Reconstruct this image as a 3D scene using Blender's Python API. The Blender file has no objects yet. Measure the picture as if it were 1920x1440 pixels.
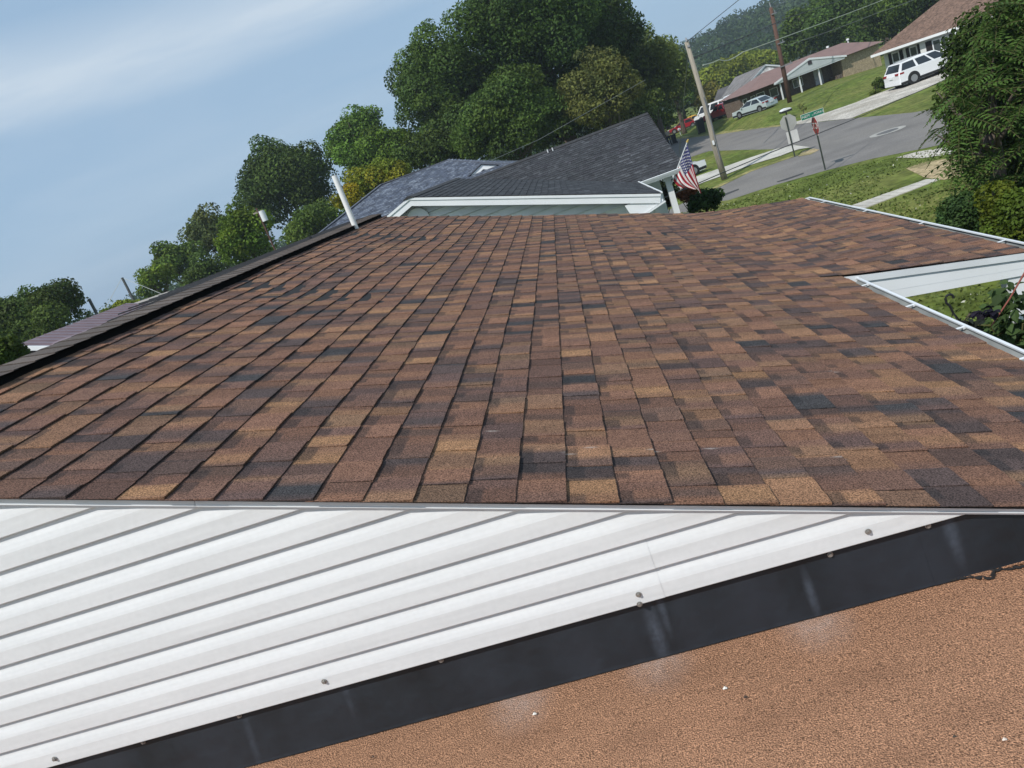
import bpy, math, random
import numpy as np
from mathutils import Matrix, Vector
rnd = random.Random(7)
rng = np.random.default_rng(7)
sc = bpy.context.scene
col = sc.collection
R = math.radians
# ------------------------------------------------------------------ camera, sky, sun, exposure
# The scene is measured from the camera eye: eye at 0,0,0, street level at z = -5 (everything is lifted 5 m at the end).
EYE = 5.0
GZ = -5.0
FPX = 1407.04                     # focal length in pixels of a 1920 px wide frame
ROLL, PITCH, YAW = R(20.657), R(15.848), R(-8.822)
FW = np.array([math.sin(YAW)*math.cos(PITCH), math.cos(YAW)*math.cos(PITCH), -math.sin(PITCH)])
r0 = np.array([math.cos(YAW), -math.sin(YAW), 0.0]); u0 = np.cross(r0, FW)
RT = math.cos(ROLL)*r0 - math.sin(ROLL)*u0
UP = math.sin(ROLL)*r0 + math.cos(ROLL)*u0
cam = bpy.data.cameras.new('camera'); camo = bpy.data.objects.new('camera', cam); col.objects.link(camo)
camo.matrix_world = Matrix(((RT[0], UP[0], -FW[0], 0), (RT[1], UP[1], -FW[1], 0), (RT[2], UP[2], -FW[2], 0), (0, 0, 0, 1)))
camo.location = (0, 0, 0)
cam.sensor_width = 36; cam.lens = 36*FPX/1920; cam.clip_start = .05; cam.clip_end = 6000
sc.camera = camo
SUN = np.array([-.42, -.50, .757]); SUN /= np.linalg.norm(SUN)
w = bpy.data.worlds.new('World'); sc.world = w; w.use_nodes = True
wn, wl = w.node_tree.nodes, w.node_tree.links
wn.clear()
wo = wn.new('ShaderNodeOutputWorld'); wb = wn.new('ShaderNodeBackground')
sky = wn.new('ShaderNodeTexSky'); sky.sky_type = 'NISHITA'; sky.sun_disc = False
sky.sun_elevation = math.asin(SUN[2]); sky.sun_rotation = math.atan2(SUN[0], SUN[1])
sky.altitude = 200; sky.air_density = 1.0; sky.dust_density = 2.2; sky.ozone_density = 1.6
SKY_STRENGTH = .088
wb.inputs['Strength'].default_value = SKY_STRENGTH
# thin cirrus: streaks stretched along the horizon, mixed over the sky
tc = wn.new('ShaderNodeTexCoord')
def wmath(op, a, b=None, c=None):
    n = wn.new('ShaderNodeMath'); n.operation = op
    for i, v in enumerate((a, b, c)):
        if v is None: continue
        if isinstance(v, (int, float)): n.inputs[i].default_value = v
        else: wl.new(v, n.inputs[i])
    return n.outputs[0]
mp = wn.new('ShaderNodeMapping'); mp.inputs['Scale'].default_value = (1.5, 1.5, 8.5); mp.inputs['Rotation'].default_value = (R(2), R(3), 0)
mp.inputs['Location'].default_value = (.35, .2, .18)
wl.new(tc.outputs['Generated'], mp.inputs['Vector'])
n1 = wn.new('ShaderNodeTexNoise'); n1.inputs['Scale'].default_value = 1.35; n1.inputs['Detail'].default_value = 7; n1.inputs['Roughness'].default_value = .55; n1.inputs['Distortion'].default_value = .5
wl.new(mp.outputs[0], n1.inputs['Vector'])
cr = wn.new('ShaderNodeValToRGB'); cr.color_ramp.elements[0].position = .46; cr.color_ramp.elements[1].position = .72
cr.color_ramp.elements[0].color = (0, 0, 0, 1); cr.color_ramp.elements[1].color = (1, 1, 1, 1)
wl.new(n1.outputs['Fac'], cr.inputs[0])
sep = wn.new('ShaderNodeSeparateXYZ'); wl.new(tc.outputs['Generated'], sep.inputs[0])
# main band, about 15 degrees up, and a faint second one lower
band = wmath('SUBTRACT', 1.0, wmath('MULTIPLY', wmath('ABSOLUTE', wmath('SUBTRACT', wmath('ADD', sep.outputs[2], wmath('MULTIPLY', n1.outputs['Fac'], .03)), .262)), 19.0)); 
bandc = wmath('MAXIMUM', band, 0.0)
cf = wmath('ADD', wmath('MULTIPLY', cr.outputs[0], .22), wmath('MULTIPLY', wmath('MULTIPLY', bandc, n1.outputs['Fac']), 1.55))
cf = wmath('MINIMUM', cf, .8)
mx = wn.new('ShaderNodeMix'); mx.data_type = 'RGBA'; wl.new(cf, mx.inputs[0])
haze_mix = wn.new('ShaderNodeMix'); haze_mix.data_type = 'RGBA'
haze_mix.inputs[0].default_value = .8
haze_mix.inputs[7].default_value = (4.4, 6.4, 8.7, 1)
wl.new(sky.outputs[0], haze_mix.inputs[6])
wl.new(haze_mix.outputs[2], mx.inputs[6]); mx.inputs[7].default_value = (7.3, 8.4, 9.5, 1)
wl.new(mx.outputs[2], wb.inputs['Color']); wl.new(wb.outputs[0], wo.inputs[0])
sun = bpy.data.lights.new('sun', 'SUN'); sun.energy = 4.1; sun.angle = R(.55); sun.color = (1, .965, .915)
suno = bpy.data.objects.new('sun', sun); col.objects.link(suno)
suno.rotation_euler = Vector(SUN).to_track_quat('Z', 'Y').to_euler()
sc.view_settings.view_transform = 'Standard'; sc.view_settings.look = 'None'; sc.view_settings.exposure = 0.0; sc.view_settings.gamma = 1
sc.view_settings.use_curve_mapping = False
sc.cycles.max_bounces = 6; sc.cycles.transparent_max_bounces = 6; sc.cycles.volume_bounces = 0
sc.cycles.use_denoising = True

# ------------------------------------------------------------------ measuring helpers
def ray(x, y): return (x-960)/FPX*RT - (y-720)/FPX*UP + FW
def at(x, y, depth): return ray(x, y)*depth
def gp(x, y, z=GZ): d = ray(x, y); return d*(z/d[2])
def atY(x, y, Y): d = ray(x, y); return d*(Y/d[1])

# ------------------------------------------------------------------ materials
MATS = {}
def mat(name, base, rough=.7, var=.15, vscale=3.0, bump=0, bscale=40, metal=0, spec=.4, attr=None, speck=0, sscale=300, trans=0, vdetail=4, stretch=None, hue=None, coat=0):
    if name in MATS: return MATS[name]
    m = bpy.data.materials.new(name); m.use_nodes = True; MATS[name] = m
    N, L = m.node_tree.nodes, m.node_tree.links
    b = N['Principled BSDF']; b.inputs['Roughness'].default_value = rough; b.inputs['Metallic'].default_value = metal
    b.inputs['Specular IOR Level'].default_value = spec
    if coat: b.inputs['Coat Weight'].default_value = coat
    co = N.new('ShaderNodeTexCoord'); vec = co.outputs['Object']
    if stretch:
        mpn = N.new('ShaderNodeMapping'); mpn.inputs['Scale'].default_value = stretch; L.new(vec, mpn.inputs[0]); svec = mpn.outputs[0]
    else: svec = vec
    if attr:
        a = N.new('ShaderNodeAttribute'); a.attribute_name = attr; c = a.outputs['Color']
    else:
        rgb = N.new('ShaderNodeRGB'); rgb.outputs[0].default_value = (*base, 1); c = rgb.outputs[0]
    def mul(c, fac_out, lo, hi, p0=.3, p1=.7, second=None):
        rmp = N.new('ShaderNodeMapRange'); rmp.inputs[1].default_value = p0; rmp.inputs[2].default_value = p1
        rmp.inputs[3].default_value = lo; rmp.inputs[4].default_value = hi; L.new(fac_out, rmp.inputs[0])
        v = N.new('ShaderNodeVectorMath'); v.operation = 'SCALE'; L.new(c, v.inputs[0]); L.new(rmp.outputs[0], v.inputs['Scale'])
        return v.outputs[0]
    if var:
        n = N.new('ShaderNodeTexNoise'); n.inputs['Scale'].default_value = vscale; n.inputs['Detail'].default_value = vdetail; L.new(svec, n.inputs['Vector'])
        c = mul(c, n.outputs['Fac'], 1-var, 1+var)
        if hue:
            n3 = N.new('ShaderNodeTexNoise'); n3.inputs['Scale'].default_value = vscale*.37; n3.inputs['Detail'].default_value = 5; L.new(svec, n3.inputs['Vector'])
            mr = N.new('ShaderNodeMapRange'); mr.inputs[1].default_value = .42; mr.inputs[2].default_value = .66; L.new(n3.outputs['Fac'], mr.inputs[0])
            mm = N.new('ShaderNodeMix'); mm.data_type = 'RGBA'; L.new(mr.outputs[0], mm.inputs[0]); L.new(c, mm.inputs[6]); mm.inputs[7].default_value = (*hue, 1); c = mm.outputs[2]
    if speck:
        n2 = N.new('ShaderNodeTexNoise'); n2.inputs['Scale'].default_value = sscale; n2.inputs['Detail'].default_value = 2; L.new(vec, n2.inputs['Vector'])
        c = mul(c, n2.outputs['Fac'], 1-speck, 1+speck, .32, .68)
    L.new(c, b.inputs['Base Color'])
    if bump:
        n4 = N.new('ShaderNodeTexNoise'); n4.inputs['Scale'].default_value = bscale; n4.inputs['Detail'].default_value = 3; L.new(vec, n4.inputs['Vector'])
        bm = N.new('ShaderNodeBump'); bm.inputs['Strength'].default_value = bump; bm.inputs['Distance'].default_value = .02; L.new(n4.outputs['Fac'], bm.inputs['Height']); L.new(bm.outputs[0], b.inputs['Normal'])
    if trans:
        tr = N.new('ShaderNodeBsdfTranslucent'); L.new(c, tr.inputs['Color'])
        ms = N.new('ShaderNodeMixShader'); ms.inputs[0].default_value = trans
        L.new(b.outputs[0], ms.inputs[1]); L.new(tr.outputs[0], ms.inputs[2]); L.new(ms.outputs[0], N['Material Output'].inputs[0])
    m['spec'] = 1
    return m
def spots(m, pts, colr, rad, strength, stretch=(1, 1, 1), nscale=30):
    """dirt with a shape of its own round given points, broken up by noise"""
    N, L = m.node_tree.nodes, m.node_tree.links
    b = N['Principled BSDF']; src = b.inputs['Base Color'].links[0].from_socket
    co = N.new('ShaderNodeTexCoord')
    nz = N.new('ShaderNodeTexNoise'); nz.inputs['Scale'].default_value = nscale; nz.inputs['Detail'].default_value = 5; L.new(co.outputs['Object'], nz.inputs['Vector'])
    for p in pts:
        s = N.new('ShaderNodeVectorMath'); s.operation = 'SUBTRACT'; L.new(co.outputs['Object'], s.inputs[0]); s.inputs[1].default_value = p
        k = N.new('ShaderNodeVectorMath'); k.operation = 'MULTIPLY'; L.new(s.outputs[0], k.inputs[0]); k.inputs[1].default_value = stretch
        l = N.new('ShaderNodeVectorMath'); l.operation = 'LENGTH'; L.new(k.outputs[0], l.inputs[0])
        mr = N.new('ShaderNodeMapRange'); mr.interpolation_type = 'SMOOTHSTEP'; mr.inputs[1].default_value = rad; mr.inputs[2].default_value = 0; mr.inputs[3].default_value = 0; mr.inputs[4].default_value = strength; L.new(l.outputs['Value'], mr.inputs[0])
        f = N.new('ShaderNodeMath'); f.operation = 'MULTIPLY'; L.new(mr.outputs[0], f.inputs[0]); L.new(nz.outputs['Fac'], f.inputs[1])
        mm = N.new('ShaderNodeMix'); mm.data_type = 'RGBA'; L.new(f.outputs[0], mm.inputs[0]); L.new(src, mm.inputs[6]); mm.inputs[7].default_value = (*colr, 1); src = mm.outputs[2]
    L.new(src, b.inputs['Base Color'])
def hx(h): # sRGB hex -> linear
    v = [int(h[i:i+2], 16)/255 for i in (0, 2, 4)]
    return tuple(((c+.055)/1.055)**2.4 if c > .04045 else c/12.92 for c in v)

# ------------------------------------------------------------------ objects
def tag(o, label=None, cat=None, group=None, kind=None):
    if label: o['label'] = label
    if cat: o['category'] = cat
    if group: o['group'] = group
    if kind: o['kind'] = kind
    return o
def thing(name, label, cat, loc, rotz=0, group=None):
    o = bpy.data.objects.new(name, None); col.objects.link(o); o.location = [float(v) for v in loc]; o.rotation_euler = (0, 0, rotz); o.empty_display_size = .2
    o['_o'] = [float(v) for v in loc]
    return tag(o, label, cat, group)
def origin_of(o):
    while o is not None and '_o' not in o: o = o.parent
    return np.array(o['_o']) if o is not None else np.zeros(3)
class MB:
    def __init__(s): s.v = []; s.f = []; s.c = None; s.n = 0
    def add(s, verts, faces):
        k = s.n; s.v.extend([tuple(map(float, p)) for p in verts]); s.f.extend([tuple(i+k for i in f) for f in faces]); s.n += len(verts); return s
    def box(s, c, size, M=None):
        c = np.array(c, float); h = np.array(size, float)/2
        P = np.array([(x, y, z) for x in (-1, 1) for y in (-1, 1) for z in (-1, 1)], float)*h
        if M is not None: P = P @ np.array(M).T
        return s.add(P+c, [(0, 1, 3, 2), (4, 6, 7, 5), (0, 4, 5, 1), (2, 3, 7, 6), (0, 2, 6, 4), (1, 5, 7, 3)])
    def bar(s, a, b, w, h=None):
        a, b = np.array(a, float), np.array(b, float); d = b-a; L = np.linalg.norm(d); d /= L
        up = np.array([0, 0, 1.]) if abs(d[2]) < .95 else np.array([1., 0, 0])
        x = np.cross(d, up); x /= np.linalg.norm(x); y = np.cross(x, d)
        return s.box((a+b)/2, (w, L, h or w), np.array([x, d, y]).T)
    def prism(s, poly, vec):
        """closed polygon (3-D points) extruded along vec"""
        n = len(poly); p = [np.array(q, float) for q in poly]; v = np.array(vec, float)
        return s.add(p+[q+v for q in p], [tuple(range(n))[::-1], tuple(range(n, 2*n))]+[(i, (i+1) % n, n+(i+1) % n, n+i) for i in range(n)])
    def tube(s, pts, rad, n=8, cap=True):
        pts = [np.array(p, float) for p in pts]; rad = rad if hasattr(rad, '__len__') else [rad]*len(pts)
        k = s.n; vv = []; ff = []
        for i, p in enumerate(pts):
            d = pts[min(i+1, len(pts)-1)]-pts[max(i-1, 0)]; d = d/np.linalg.norm(d)
            up = np.array([0, 0, 1.]) if abs(d[2]) < .9 else np.array([1., 0, 0])
            x = np.cross(d, up); x /= np.linalg.norm(x); y = np.cross(d, x)
            for j in range(n): a = 2*math.pi*j/n; vv.append(p+rad[i]*(math.cos(a)*x+math.sin(a)*y))
        for i in range(len(pts)-1):
            for j in range(n): ff.append((i*n+j, i*n+(j+1) % n, (i+1)*n+(j+1) % n, (i+1)*n+j))
        if cap: ff.append(tuple(range(n))[::-1]); ff.append(tuple(range((len(pts)-1)*n, len(pts)*n)))
        return s.add(vv, ff)
    def strip(s, profile, a, b):
        """profile of (offset vectors) swept from a to b, closed solid if the profile is closed"""
        n = len(profile); A = [np.array(a, float)+np.array(q, float) for q in profile]; B = [np.array(b, float)+np.array(q, float) for q in profile]
        return s.add(A+B, [(i, (i+1), n+i+1, n+i) for i in range(n-1)])
    def build(s, name, m, parent=None, smooth=False, **kw):
        me = bpy.data.meshes.new(name); o0 = origin_of(parent)
        v = np.array(s.v, float)-o0
        me.from_pydata([tuple(p) for p in v], [], s.f); me.update()
        if smooth: me.polygons.foreach_set('use_smooth', [True]*len(me.polygons))
        for mm in (m if isinstance(m, (list, tuple)) else [m]): me.materials.append(mm)
        if s.c is not None:
            ca = me.color_attributes.new('Col', 'FLOAT_COLOR', 'POINT'); cc = np.ones((len(v), 4), np.float32); cc[:, :3] = np.array(s.c)[:len(v)]
            ca.data.foreach_set('color', cc.ravel())
        o = bpy.data.objects.new(name, me); col.objects.link(o)
        if parent is not None: o.parent = parent
        tag(o, **kw); return o
def quads_object(name, V, C, m, parent=None, **kw):
    """N quads given as (N,4,3) corners and per-quad colours"""
    n = len(V); me = bpy.data.meshes.new(name); o0 = origin_of(parent)
    me.vertices.add(n*4); me.vertices.foreach_set('co', (V.reshape(-1, 3)-o0).astype(np.float32).ravel())
    me.loops.add(n*4); me.loops.foreach_set('vertex_index', np.arange(n*4, dtype=np.int32))
    me.polygons.add(n); me.polygons.foreach_set('loop_start', np.arange(0, n*4, 4, dtype=np.int32)); me.polygons.foreach_set('loop_total', np.full(n, 4, np.int32))
    me.update(calc_edges=True)
    ca = me.color_attributes.new('Col', 'FLOAT_COLOR', 'POINT'); cc = np.ones((n*4, 4), np.float32); cc[:, :3] = np.repeat(C, 4, axis=0); ca.data.foreach_set('color', cc.ravel())
    me.materials.append(m); o = bpy.data.objects.new(name, me); col.objects.link(o)
    if parent is not None: o.parent = parent
    tag(o, **kw); return o
def copy_tree(o, parent=None):
    c = o.copy(); col.objects.link(c); c.parent = parent
    for ch in list(o.children): copy_tree(ch, c)
    return c
def unit(v): v = np.array(v, float); return v/np.linalg.norm(v)

WHITE = mat('white_paint', (.74, .755, .76), .45, .04, 2)
WHITE_AL = mat('white_aluminium', (.68, .70, .71), .35, .05, 5)
SIDING = mat('white_vinyl_siding', (.665, .672, .67), .42, .05, 5, stretch=(.6, 1, 8), speck=.02, sscale=60)
DARKGLASS = mat('dark_glass', (.02, .025, .03), .08, 0, spec=.8)
BLACKPL = mat('black_plastic', (.015, .015, .016), .5, .1)
# ------------------------------------------------------------------ ground, roads
def sheet(name, pts, z, m, **kw):
    mb = MB(); mb.add([(p[0], p[1], z) for p in pts], [tuple(range(len(pts)))]); o = mb.build(name, m, kind='structure', **kw)
    if o.data.polygons[0].normal.z < 0: o.data.flip_normals()
    return o
GRASS = mat('lawn_grass', (.098, .130, .026), .9, .35, .9, bump=.6, bscale=9, hue=(.15, .16, .045), speck=.35, sscale=3.5, spec=.1)
ASPH = mat('asphalt', (.165, .155, .145), .9, .22, .55, bump=.2, bscale=30, speck=.12, sscale=12, hue=(.20, .187, .17), spec=.2)
CONC = mat('concrete', (.46, .44, .39), .9, .18, 1.2, bump=.2, bscale=30, speck=.1, sscale=12, spec=.2)
GRAVEL = mat('pale_gravel', (.46, .43, .38), .95, .25, 1.1, bump=.7, bscale=22, speck=.3, sscale=10, spec=.1, hue=(.34, .31, .26))
DIRT = mat('dry_dirt', (.38, .30, .18), .95, .3, 2.0, bump=.5, bscale=20, speck=.3, sscale=9, spec=.1, hue=(.14, .14, .05))
STRAW = mat('dry_grass_edge', (.27, .24, .10), .95, .3, 2.0, bump=.5, bscale=20, speck=.3, sscale=6, spec=.1, hue=(.10, .13, .035))
gm = MB(); ng = 30
gx = np.linspace(-1400, 1600, 41); gy = np.linspace(-700, 2600, 41)
for j in gy:
    for i in gx: gm.v.append((i, j, GZ))
gm.n = len(gm.v)
for j in range(40):
    for i in range(40): k = j*41+i; gm.f.append((k, k+1, k+42, k+41))
gm.build('ground', GRASS, kind='structure')
PX = lambda L: [gp(*p) for p in L]
sheet('road', PX([(1340, 379), (1366, 375.5), (1457, 346), (1548, 320), (1639, 297), (1730, 279), (1860, 250), (1960, 228), (1960, 160), (1850, 178), (1752, 204), (1712, 211), (1614, 220.5), (1497, 233), (1424, 240.6), (1347.6, 251.5), (1267, 261), (1235, 264), (1220, 300), (1275, 302), (1304, 291.6), (1329, 283.6), (1384, 281.4), (1450, 280), (1493, 271.6), (1526, 280), (1497, 291.7), (1409.6, 321.5), (1333, 359), (1293, 375.5), (1240, 400), (1240, 425)]), GZ+.006, ASPH)
sheet('sidewalk', PX([(1270, 345), (1313.8, 328.8), (1355, 314.7), (1407.5, 296), (1456, 280), (1490, 273), (1520, 277), (1497, 281), (1482.5, 285.6), (1463.8, 293), (1407.5, 310), (1358.8, 328.8), (1321, 342), (1270, 364)]), GZ+.03, CONC)
sheet('gravel_driveway', PX([(1492, 228.6), (1549, 211.6), (1604, 192.8), (1635, 180), (1659, 171), (1700, 155), (1790, 115), (1840, 122), (1737, 166), (1666.6, 194), (1621, 212), (1596, 222.5), (1549, 227), (1493, 233.6)]), GZ+.02, GRAVEL)
sheet('gravel_patch', PX([(1680, 296), (1720, 285), (1760, 279), (1830, 268), (1830, 285), (1770, 291), (1730, 297)]), GZ+.014, GRAVEL)
sheet('dirt_patch', PX([(1698, 316), (1730, 305), (1790, 296), (1820, 312), (1800, 332), (1770, 338), (1735, 334)]), GZ+.014, DIRT)
sheet('dirt_tip', PX([(1505, 284), (1526, 279), (1537, 281), (1520, 290), (1496, 294)]), GZ+.016, DIRT)
sheet('dry_verge', PX([(1293, 375.5), (1333, 359), (1409.6, 321.5), (1497, 291.7), (1497, 289.5), (1409.6, 317.5), (1333, 353), (1280, 378)]), GZ+.018, STRAW)
sheet('dry_verge', PX([(1267, 261.5), (1347.6, 252), (1424, 241), (1497, 233.6), (1497, 231.5), (1424, 238), (1347, 248), (1267, 257.5)]), GZ+.012, STRAW)
path = thing('garden_path', 'narrow pale concrete garden path crossing the near lawn beside the road', 'path', gp(1680, 360)); path['kind'] = 'structure'
A, B_ = [gp(1606, 383.5), gp(1639, 384.6)], [gp(1737.7, 337), gp(1763, 337)]
a0, a1 = A[0]+(A[0]-B_[0])*.6, A[1]+(A[1]-B_[1])*.6
for i in range(12):
    t0, t1 = i/12+.004, (i+1)/12-.004
    q = [a0+(B_[0]-a0)*t0, a1+(B_[1]-a1)*t0, a1+(B_[1]-a1)*t1, a0+(B_[0]-a0)*t1]
    MB().prism([(p[0], p[1], GZ-.05) for p in q], (0, 0, .075+.006*rnd.random())).build('paving_slab', CONC, path)
for (x, y, r) in ((1664, 247, .78),):
    c = gp(x, y); mh = thing('manhole_cover', 'round manhole with pale concrete collar in the road', 'manhole', c)
    ring = MB(); n = 40
    for k in range(n):
        a, b = 2*math.pi*k/n, 2*math.pi*(k+1)/n
        P = [(c[0]+q*math.cos(t), c[1]+q*math.sin(t), GZ+.011) for q, t in ((r*.62, a), (r*1.02, a), (r*1.02, b), (r*.62, b))]
        ring.add(P, [(0, 1, 2, 3)])
    ring.build('collar', mat('dusty_concrete', (.33, .32, .29), .9, .2, 3), mh)
    MB().prism([(c[0]+r*.6*math.cos(2*math.pi*k/24), c[1]+r*.6*math.sin(2*math.pi*k/24), GZ+.002) for k in range(24)], (0, 0, .012)).build('lid', mat('iron', (.12, .115, .11), .7), mh)
# narrow dark strips lying on the road
sheet('dark_road_strip', PX([(1456, 341), (1507, 324), (1507, 326.5), (1475, 338), (1458, 342)]), GZ+.011, mat('dark_road_grey', (.05, .05, .05), .9, .1))
sheet('dark_road_strip', PX([(1338, 371), (1385, 354), (1386, 356), (1350, 371)]), GZ+.011, mat('dark_road_grey', (.05, .05, .05)))

# ------------------------------------------------------------------ shingles
def shingle_field(parent, frame, courses, expo, ylim, palette, weights, m, nmax, tabw, thick, yjit=.004, rank=None, wig=None, top=None, mats=None):
    """courses of laminated shingles; the nmax nearest tabs become objects, the rest one joined part.
    frame(s, y, h) -> point; courses = butt positions down the slope."""
    pal = np.array(palette); tabs = []
    for k, sb in enumerate(courses):
        yl = ylim(sb) if callable(ylim) else ylim
        if yl is None: continue
        y = yl[0]+yjit*(rnd.random()-.5); tooth = rnd.random() < .5
        # colour blend drops along the course
        knots = [y-.1]; kc = []
        while knots[-1] < yl[1]+.5: knots.append(knots[-1]+rnd.uniform(.04, .13)); 
        kc = np.array([pal[rnd.choices(range(len(pal)), weights)[0]]*rnd.uniform(.8, 1.2) for _ in knots])
        def colr(yy): 
            i = min(max(int(np.searchsorted(knots, yy))-1, 0), len(kc)-2); t = (yy-knots[i])/(knots[i+1]-knots[i]); t = min(1, max(0, (t-.5)*9+.5)); t = t*t*(3-2*t)
            return kc[i]*(1-t)+kc[i+1]*t
        while y < yl[1]-.02:
            wt = rnd.uniform(*tabw)*(1.15 if tooth else .9); ye = min(y+wt, yl[1]+yjit*(rnd.random()-.5)*1.5)
            if yl[1]-ye < .03: ye = yl[1]+yjit*(rnd.random()-.5)*2
            jb = rnd.uniform(-.0025, .0025); lift = rnd.uniform(0, .0018) + (.0012 if rnd.random() < .06 else 0)
            t = thick*(1.5 if tooth else .85)+lift*thick/.006
            yy = [y+.0015+(ye-y-.003)*q_/4 for q_ in range(5)]; h0 = .0006; own = pal[rnd.choices(range(len(pal)), weights)[0]]*rnd.uniform(.85, 1.15)
            dkf = rnd.uniform(.62, .80); ss = [sb-expo-.02, sb-expo*dkf, sb-expo*(dkf-.06), sb+jb]
            if top is not None and sb-expo-.02 < top: ss[0] = top; ss[1] = max(ss[1], top+.01); ss[2] = max(ss[2], top+.02)
            hh = [h0, h0+(t-h0)*.27, h0+(t-h0)*.33, t]
            V = []; Cc = []
            dark = (rnd.random() < .5); dk0 = rnd.randint(0, 2); dk1 = dk0+rnd.randint(1, 3)
            for r_ in range(4):
                for j in range(5):
                    skew = rnd.uniform(-.0012, .0012)
                    V.append(frame(ss[r_]+(skew if r_ == 3 else 0), yy[j], hh[r_]+(rnd.uniform(-.0004, .0006) if r_ == 3 else 0)))
                    c = (colr(yy[j])*.55+own*.45)*(1.06 if tooth else .9)
                    if dark and r_ <= 1 and dk0 <= j <= dk1: c = c*.45+np.array([.012, .012, .013])
                    Cc.append(c)
            F = [(r_*5+j, r_*5+j+1, (r_+1)*5+j+1, (r_+1)*5+j) for r_ in range(3) for j in range(4)]
            F = [f[::-1] for f in F] if FLIP[0] else F
            # butt and sides
            for j in range(5): V.append(frame(ss[3], yy[j], -.001)); Cc.append(np.array([.012, .011, .011]))
            V += [frame(ss[0], yy[0], -.001), frame(ss[0], yy[4], -.001)]; Cc += [np.array([.02, .018, .018])]*2
            F += [(15+j, 16+j, 21+j, 20+j) for j in range(4)]+[(0, 5, 10, 15, 20, 25), (4, 26, 24, 19, 14, 9)]
            tabs.append((V, F, Cc, (sb, (y+ye)/2)))
            y = ye; tooth = not tooth if rnd.random() < .85 else tooth
    tabs.sort(key=lambda t: rank(t) if rank else np.linalg.norm(t[0][7]))
    for (V, F, Cc, q) in tabs[:nmax]:
        b = MB().add(V, F); b.c = Cc; b.build('shingle', m, parent)
    if len(tabs) > nmax:
        b = MB(); b.c = []
        for (V, F, Cc, q) in tabs[nmax:]: b.add(V, F); b.c.extend(Cc)
        b.build('shingle_field', m, parent, kind='stuff')
    return len(tabs)
FLIP = [False]
PAL = [(.285, .155, .080), (.215, .110, .068), (.158, .084, .059), (.108, .066, .056), (.046, .043, .044)]
PW = [.15, .26, .25, .19, .15]
SHING = mat('brown_blend_shingle', (.1, .06, .04), .92, .10, 25, bump=.35, bscale=420, attr='Col', speck=.75, sscale=230, spec=.25)

# ------------------------------------------------------------------ our house
AL = R(18.957); Dv = np.array([math.cos(AL), 0, -math.sin(AL)]); Nv = np.array([math.sin(AL), 0, math.cos(AL)])
Y0, Y1, YP = 1.876, 10.45, 5.42          # near rake, far rake, near edge of the porch roof
RH = -.952
S0, S1 = -2.34, 2.075                    # ridge step, eave (distance down the slope)
# porch roof: the slope eases from 19 to 11.4 degrees
prof = [(-3.2, *(Dv*-3.2+Nv*RH)[[0, 2]])]
s = -3.2; x, z = prof[0][1], prof[0][2]
while s < 4.2:
    t = min(1, max(0, (s-1.62)/.75)); t = t*t*(3-2*t); a = AL*(1-t)+R(11.2)*t
    x += .05*math.cos(a); z -= .05*math.sin(a); s += .05; prof.append((s, x, z, a))
prof[0] = (*prof[0], AL)
PS = np.array([p[0] for p in prof]); PXX = np.array([p[1] for p in prof]); PZZ = np.array([p[2] for p in prof]); PA = np.array([p[3] for p in prof])
def waves(s, y): return min(1, max(0, (y-1.9)/.7))*(.006*math.sin(1.9*y+.8*s)*math.sin(1.3*s+.5)+.004*math.sin(4.1*y+2.2*s))
def roof_pt(s, y, h):
    hh = h+waves(s, y)
    return Dv*s+Nv*(RH+hh)+np.array([0, y, 0])
def porch_pt(s, y, h):
    hh = h+waves(s, y); x = np.interp(s, PS, PXX); z = np.interp(s, PS, PZZ); a = np.interp(s, PS, PA)
    return np.array([x+math.sin(a)*hh, y, z+math.cos(a)*hh])
SE = float(np.interp(2.92, PXX, PS))     # porch eave
XR = -2.86                                # house centre line
house = thing('shingled_house', 'white sided house under a brown blend shingle roof in the foreground', 'house', (0, 6, GZ))
UNDER = mat('roof_felt', (.018, .017, .017), .95, .1)
rf = MB()
rf.add([Dv*-2.5+Nv*(RH-.004)+np.array([0, Y0+.012, 0]), Dv*-2.5+Nv*(RH-.004)+np.array([0, Y1-.012, 0]), Dv*(S1-.03)+Nv*(RH-.012)+np.array([0, Y1-.012, 0]), Dv*(S1-.03)+Nv*(RH-.012)+np.array([0, Y0+.012, 0])], [(0, 3, 2, 1)])
roof = rf.build('roof', UNDER, house)
pd = MB(); ks = [i for i in range(len(PS)) if .9 < PS[i] < SE-.02]
for i in ks:
    for y in (YP+.012, Y1-.012): pd.v.append((PXX[i], y, PZZ[i]-.006))
pd.n = len(pd.v); pd.f = [(2*i, 2*i+2, 2*i+3, 2*i+1) for i in range(len(ks)-1)]
pd.build('porch_decking', UNDER, roof)
EXPO = .143
cs = [-.096+EXPO*k for k in range(-15, 15)]
main_c = [c for c in cs if c > S0+.02]+[S1]
def frame_all(s, y, h): return porch_pt(s, y, h) if y > YP-.001 else roof_pt(s, y, h)
sbreak = 1.9
def yl_main(sb): return (Y0, Y1) if sb < S1-.2 else (Y0, YP+.02) if sb <= S1+.001 else None
shingle_field(roof, lambda s, y, h: frame_all(s, y, h), main_c[:-2], EXPO, (Y0, Y1), PAL, PW, SHING, 260, (.07, .165), .006, top=S0-.05)
shingle_field(roof, roof_pt, main_c[-2:], EXPO, (Y0, YP+.01), PAL, PW, SHING, 20, (.07, .165), .006)
pc = []; k = main_c[-3]+EXPO
while k < SE: pc.append(k); k += EXPO
shingle_field(roof, porch_pt, pc+[SE], EXPO, (YP, Y1), PAL, PW, SHING, 20, (.08, .19), .006)
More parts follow.
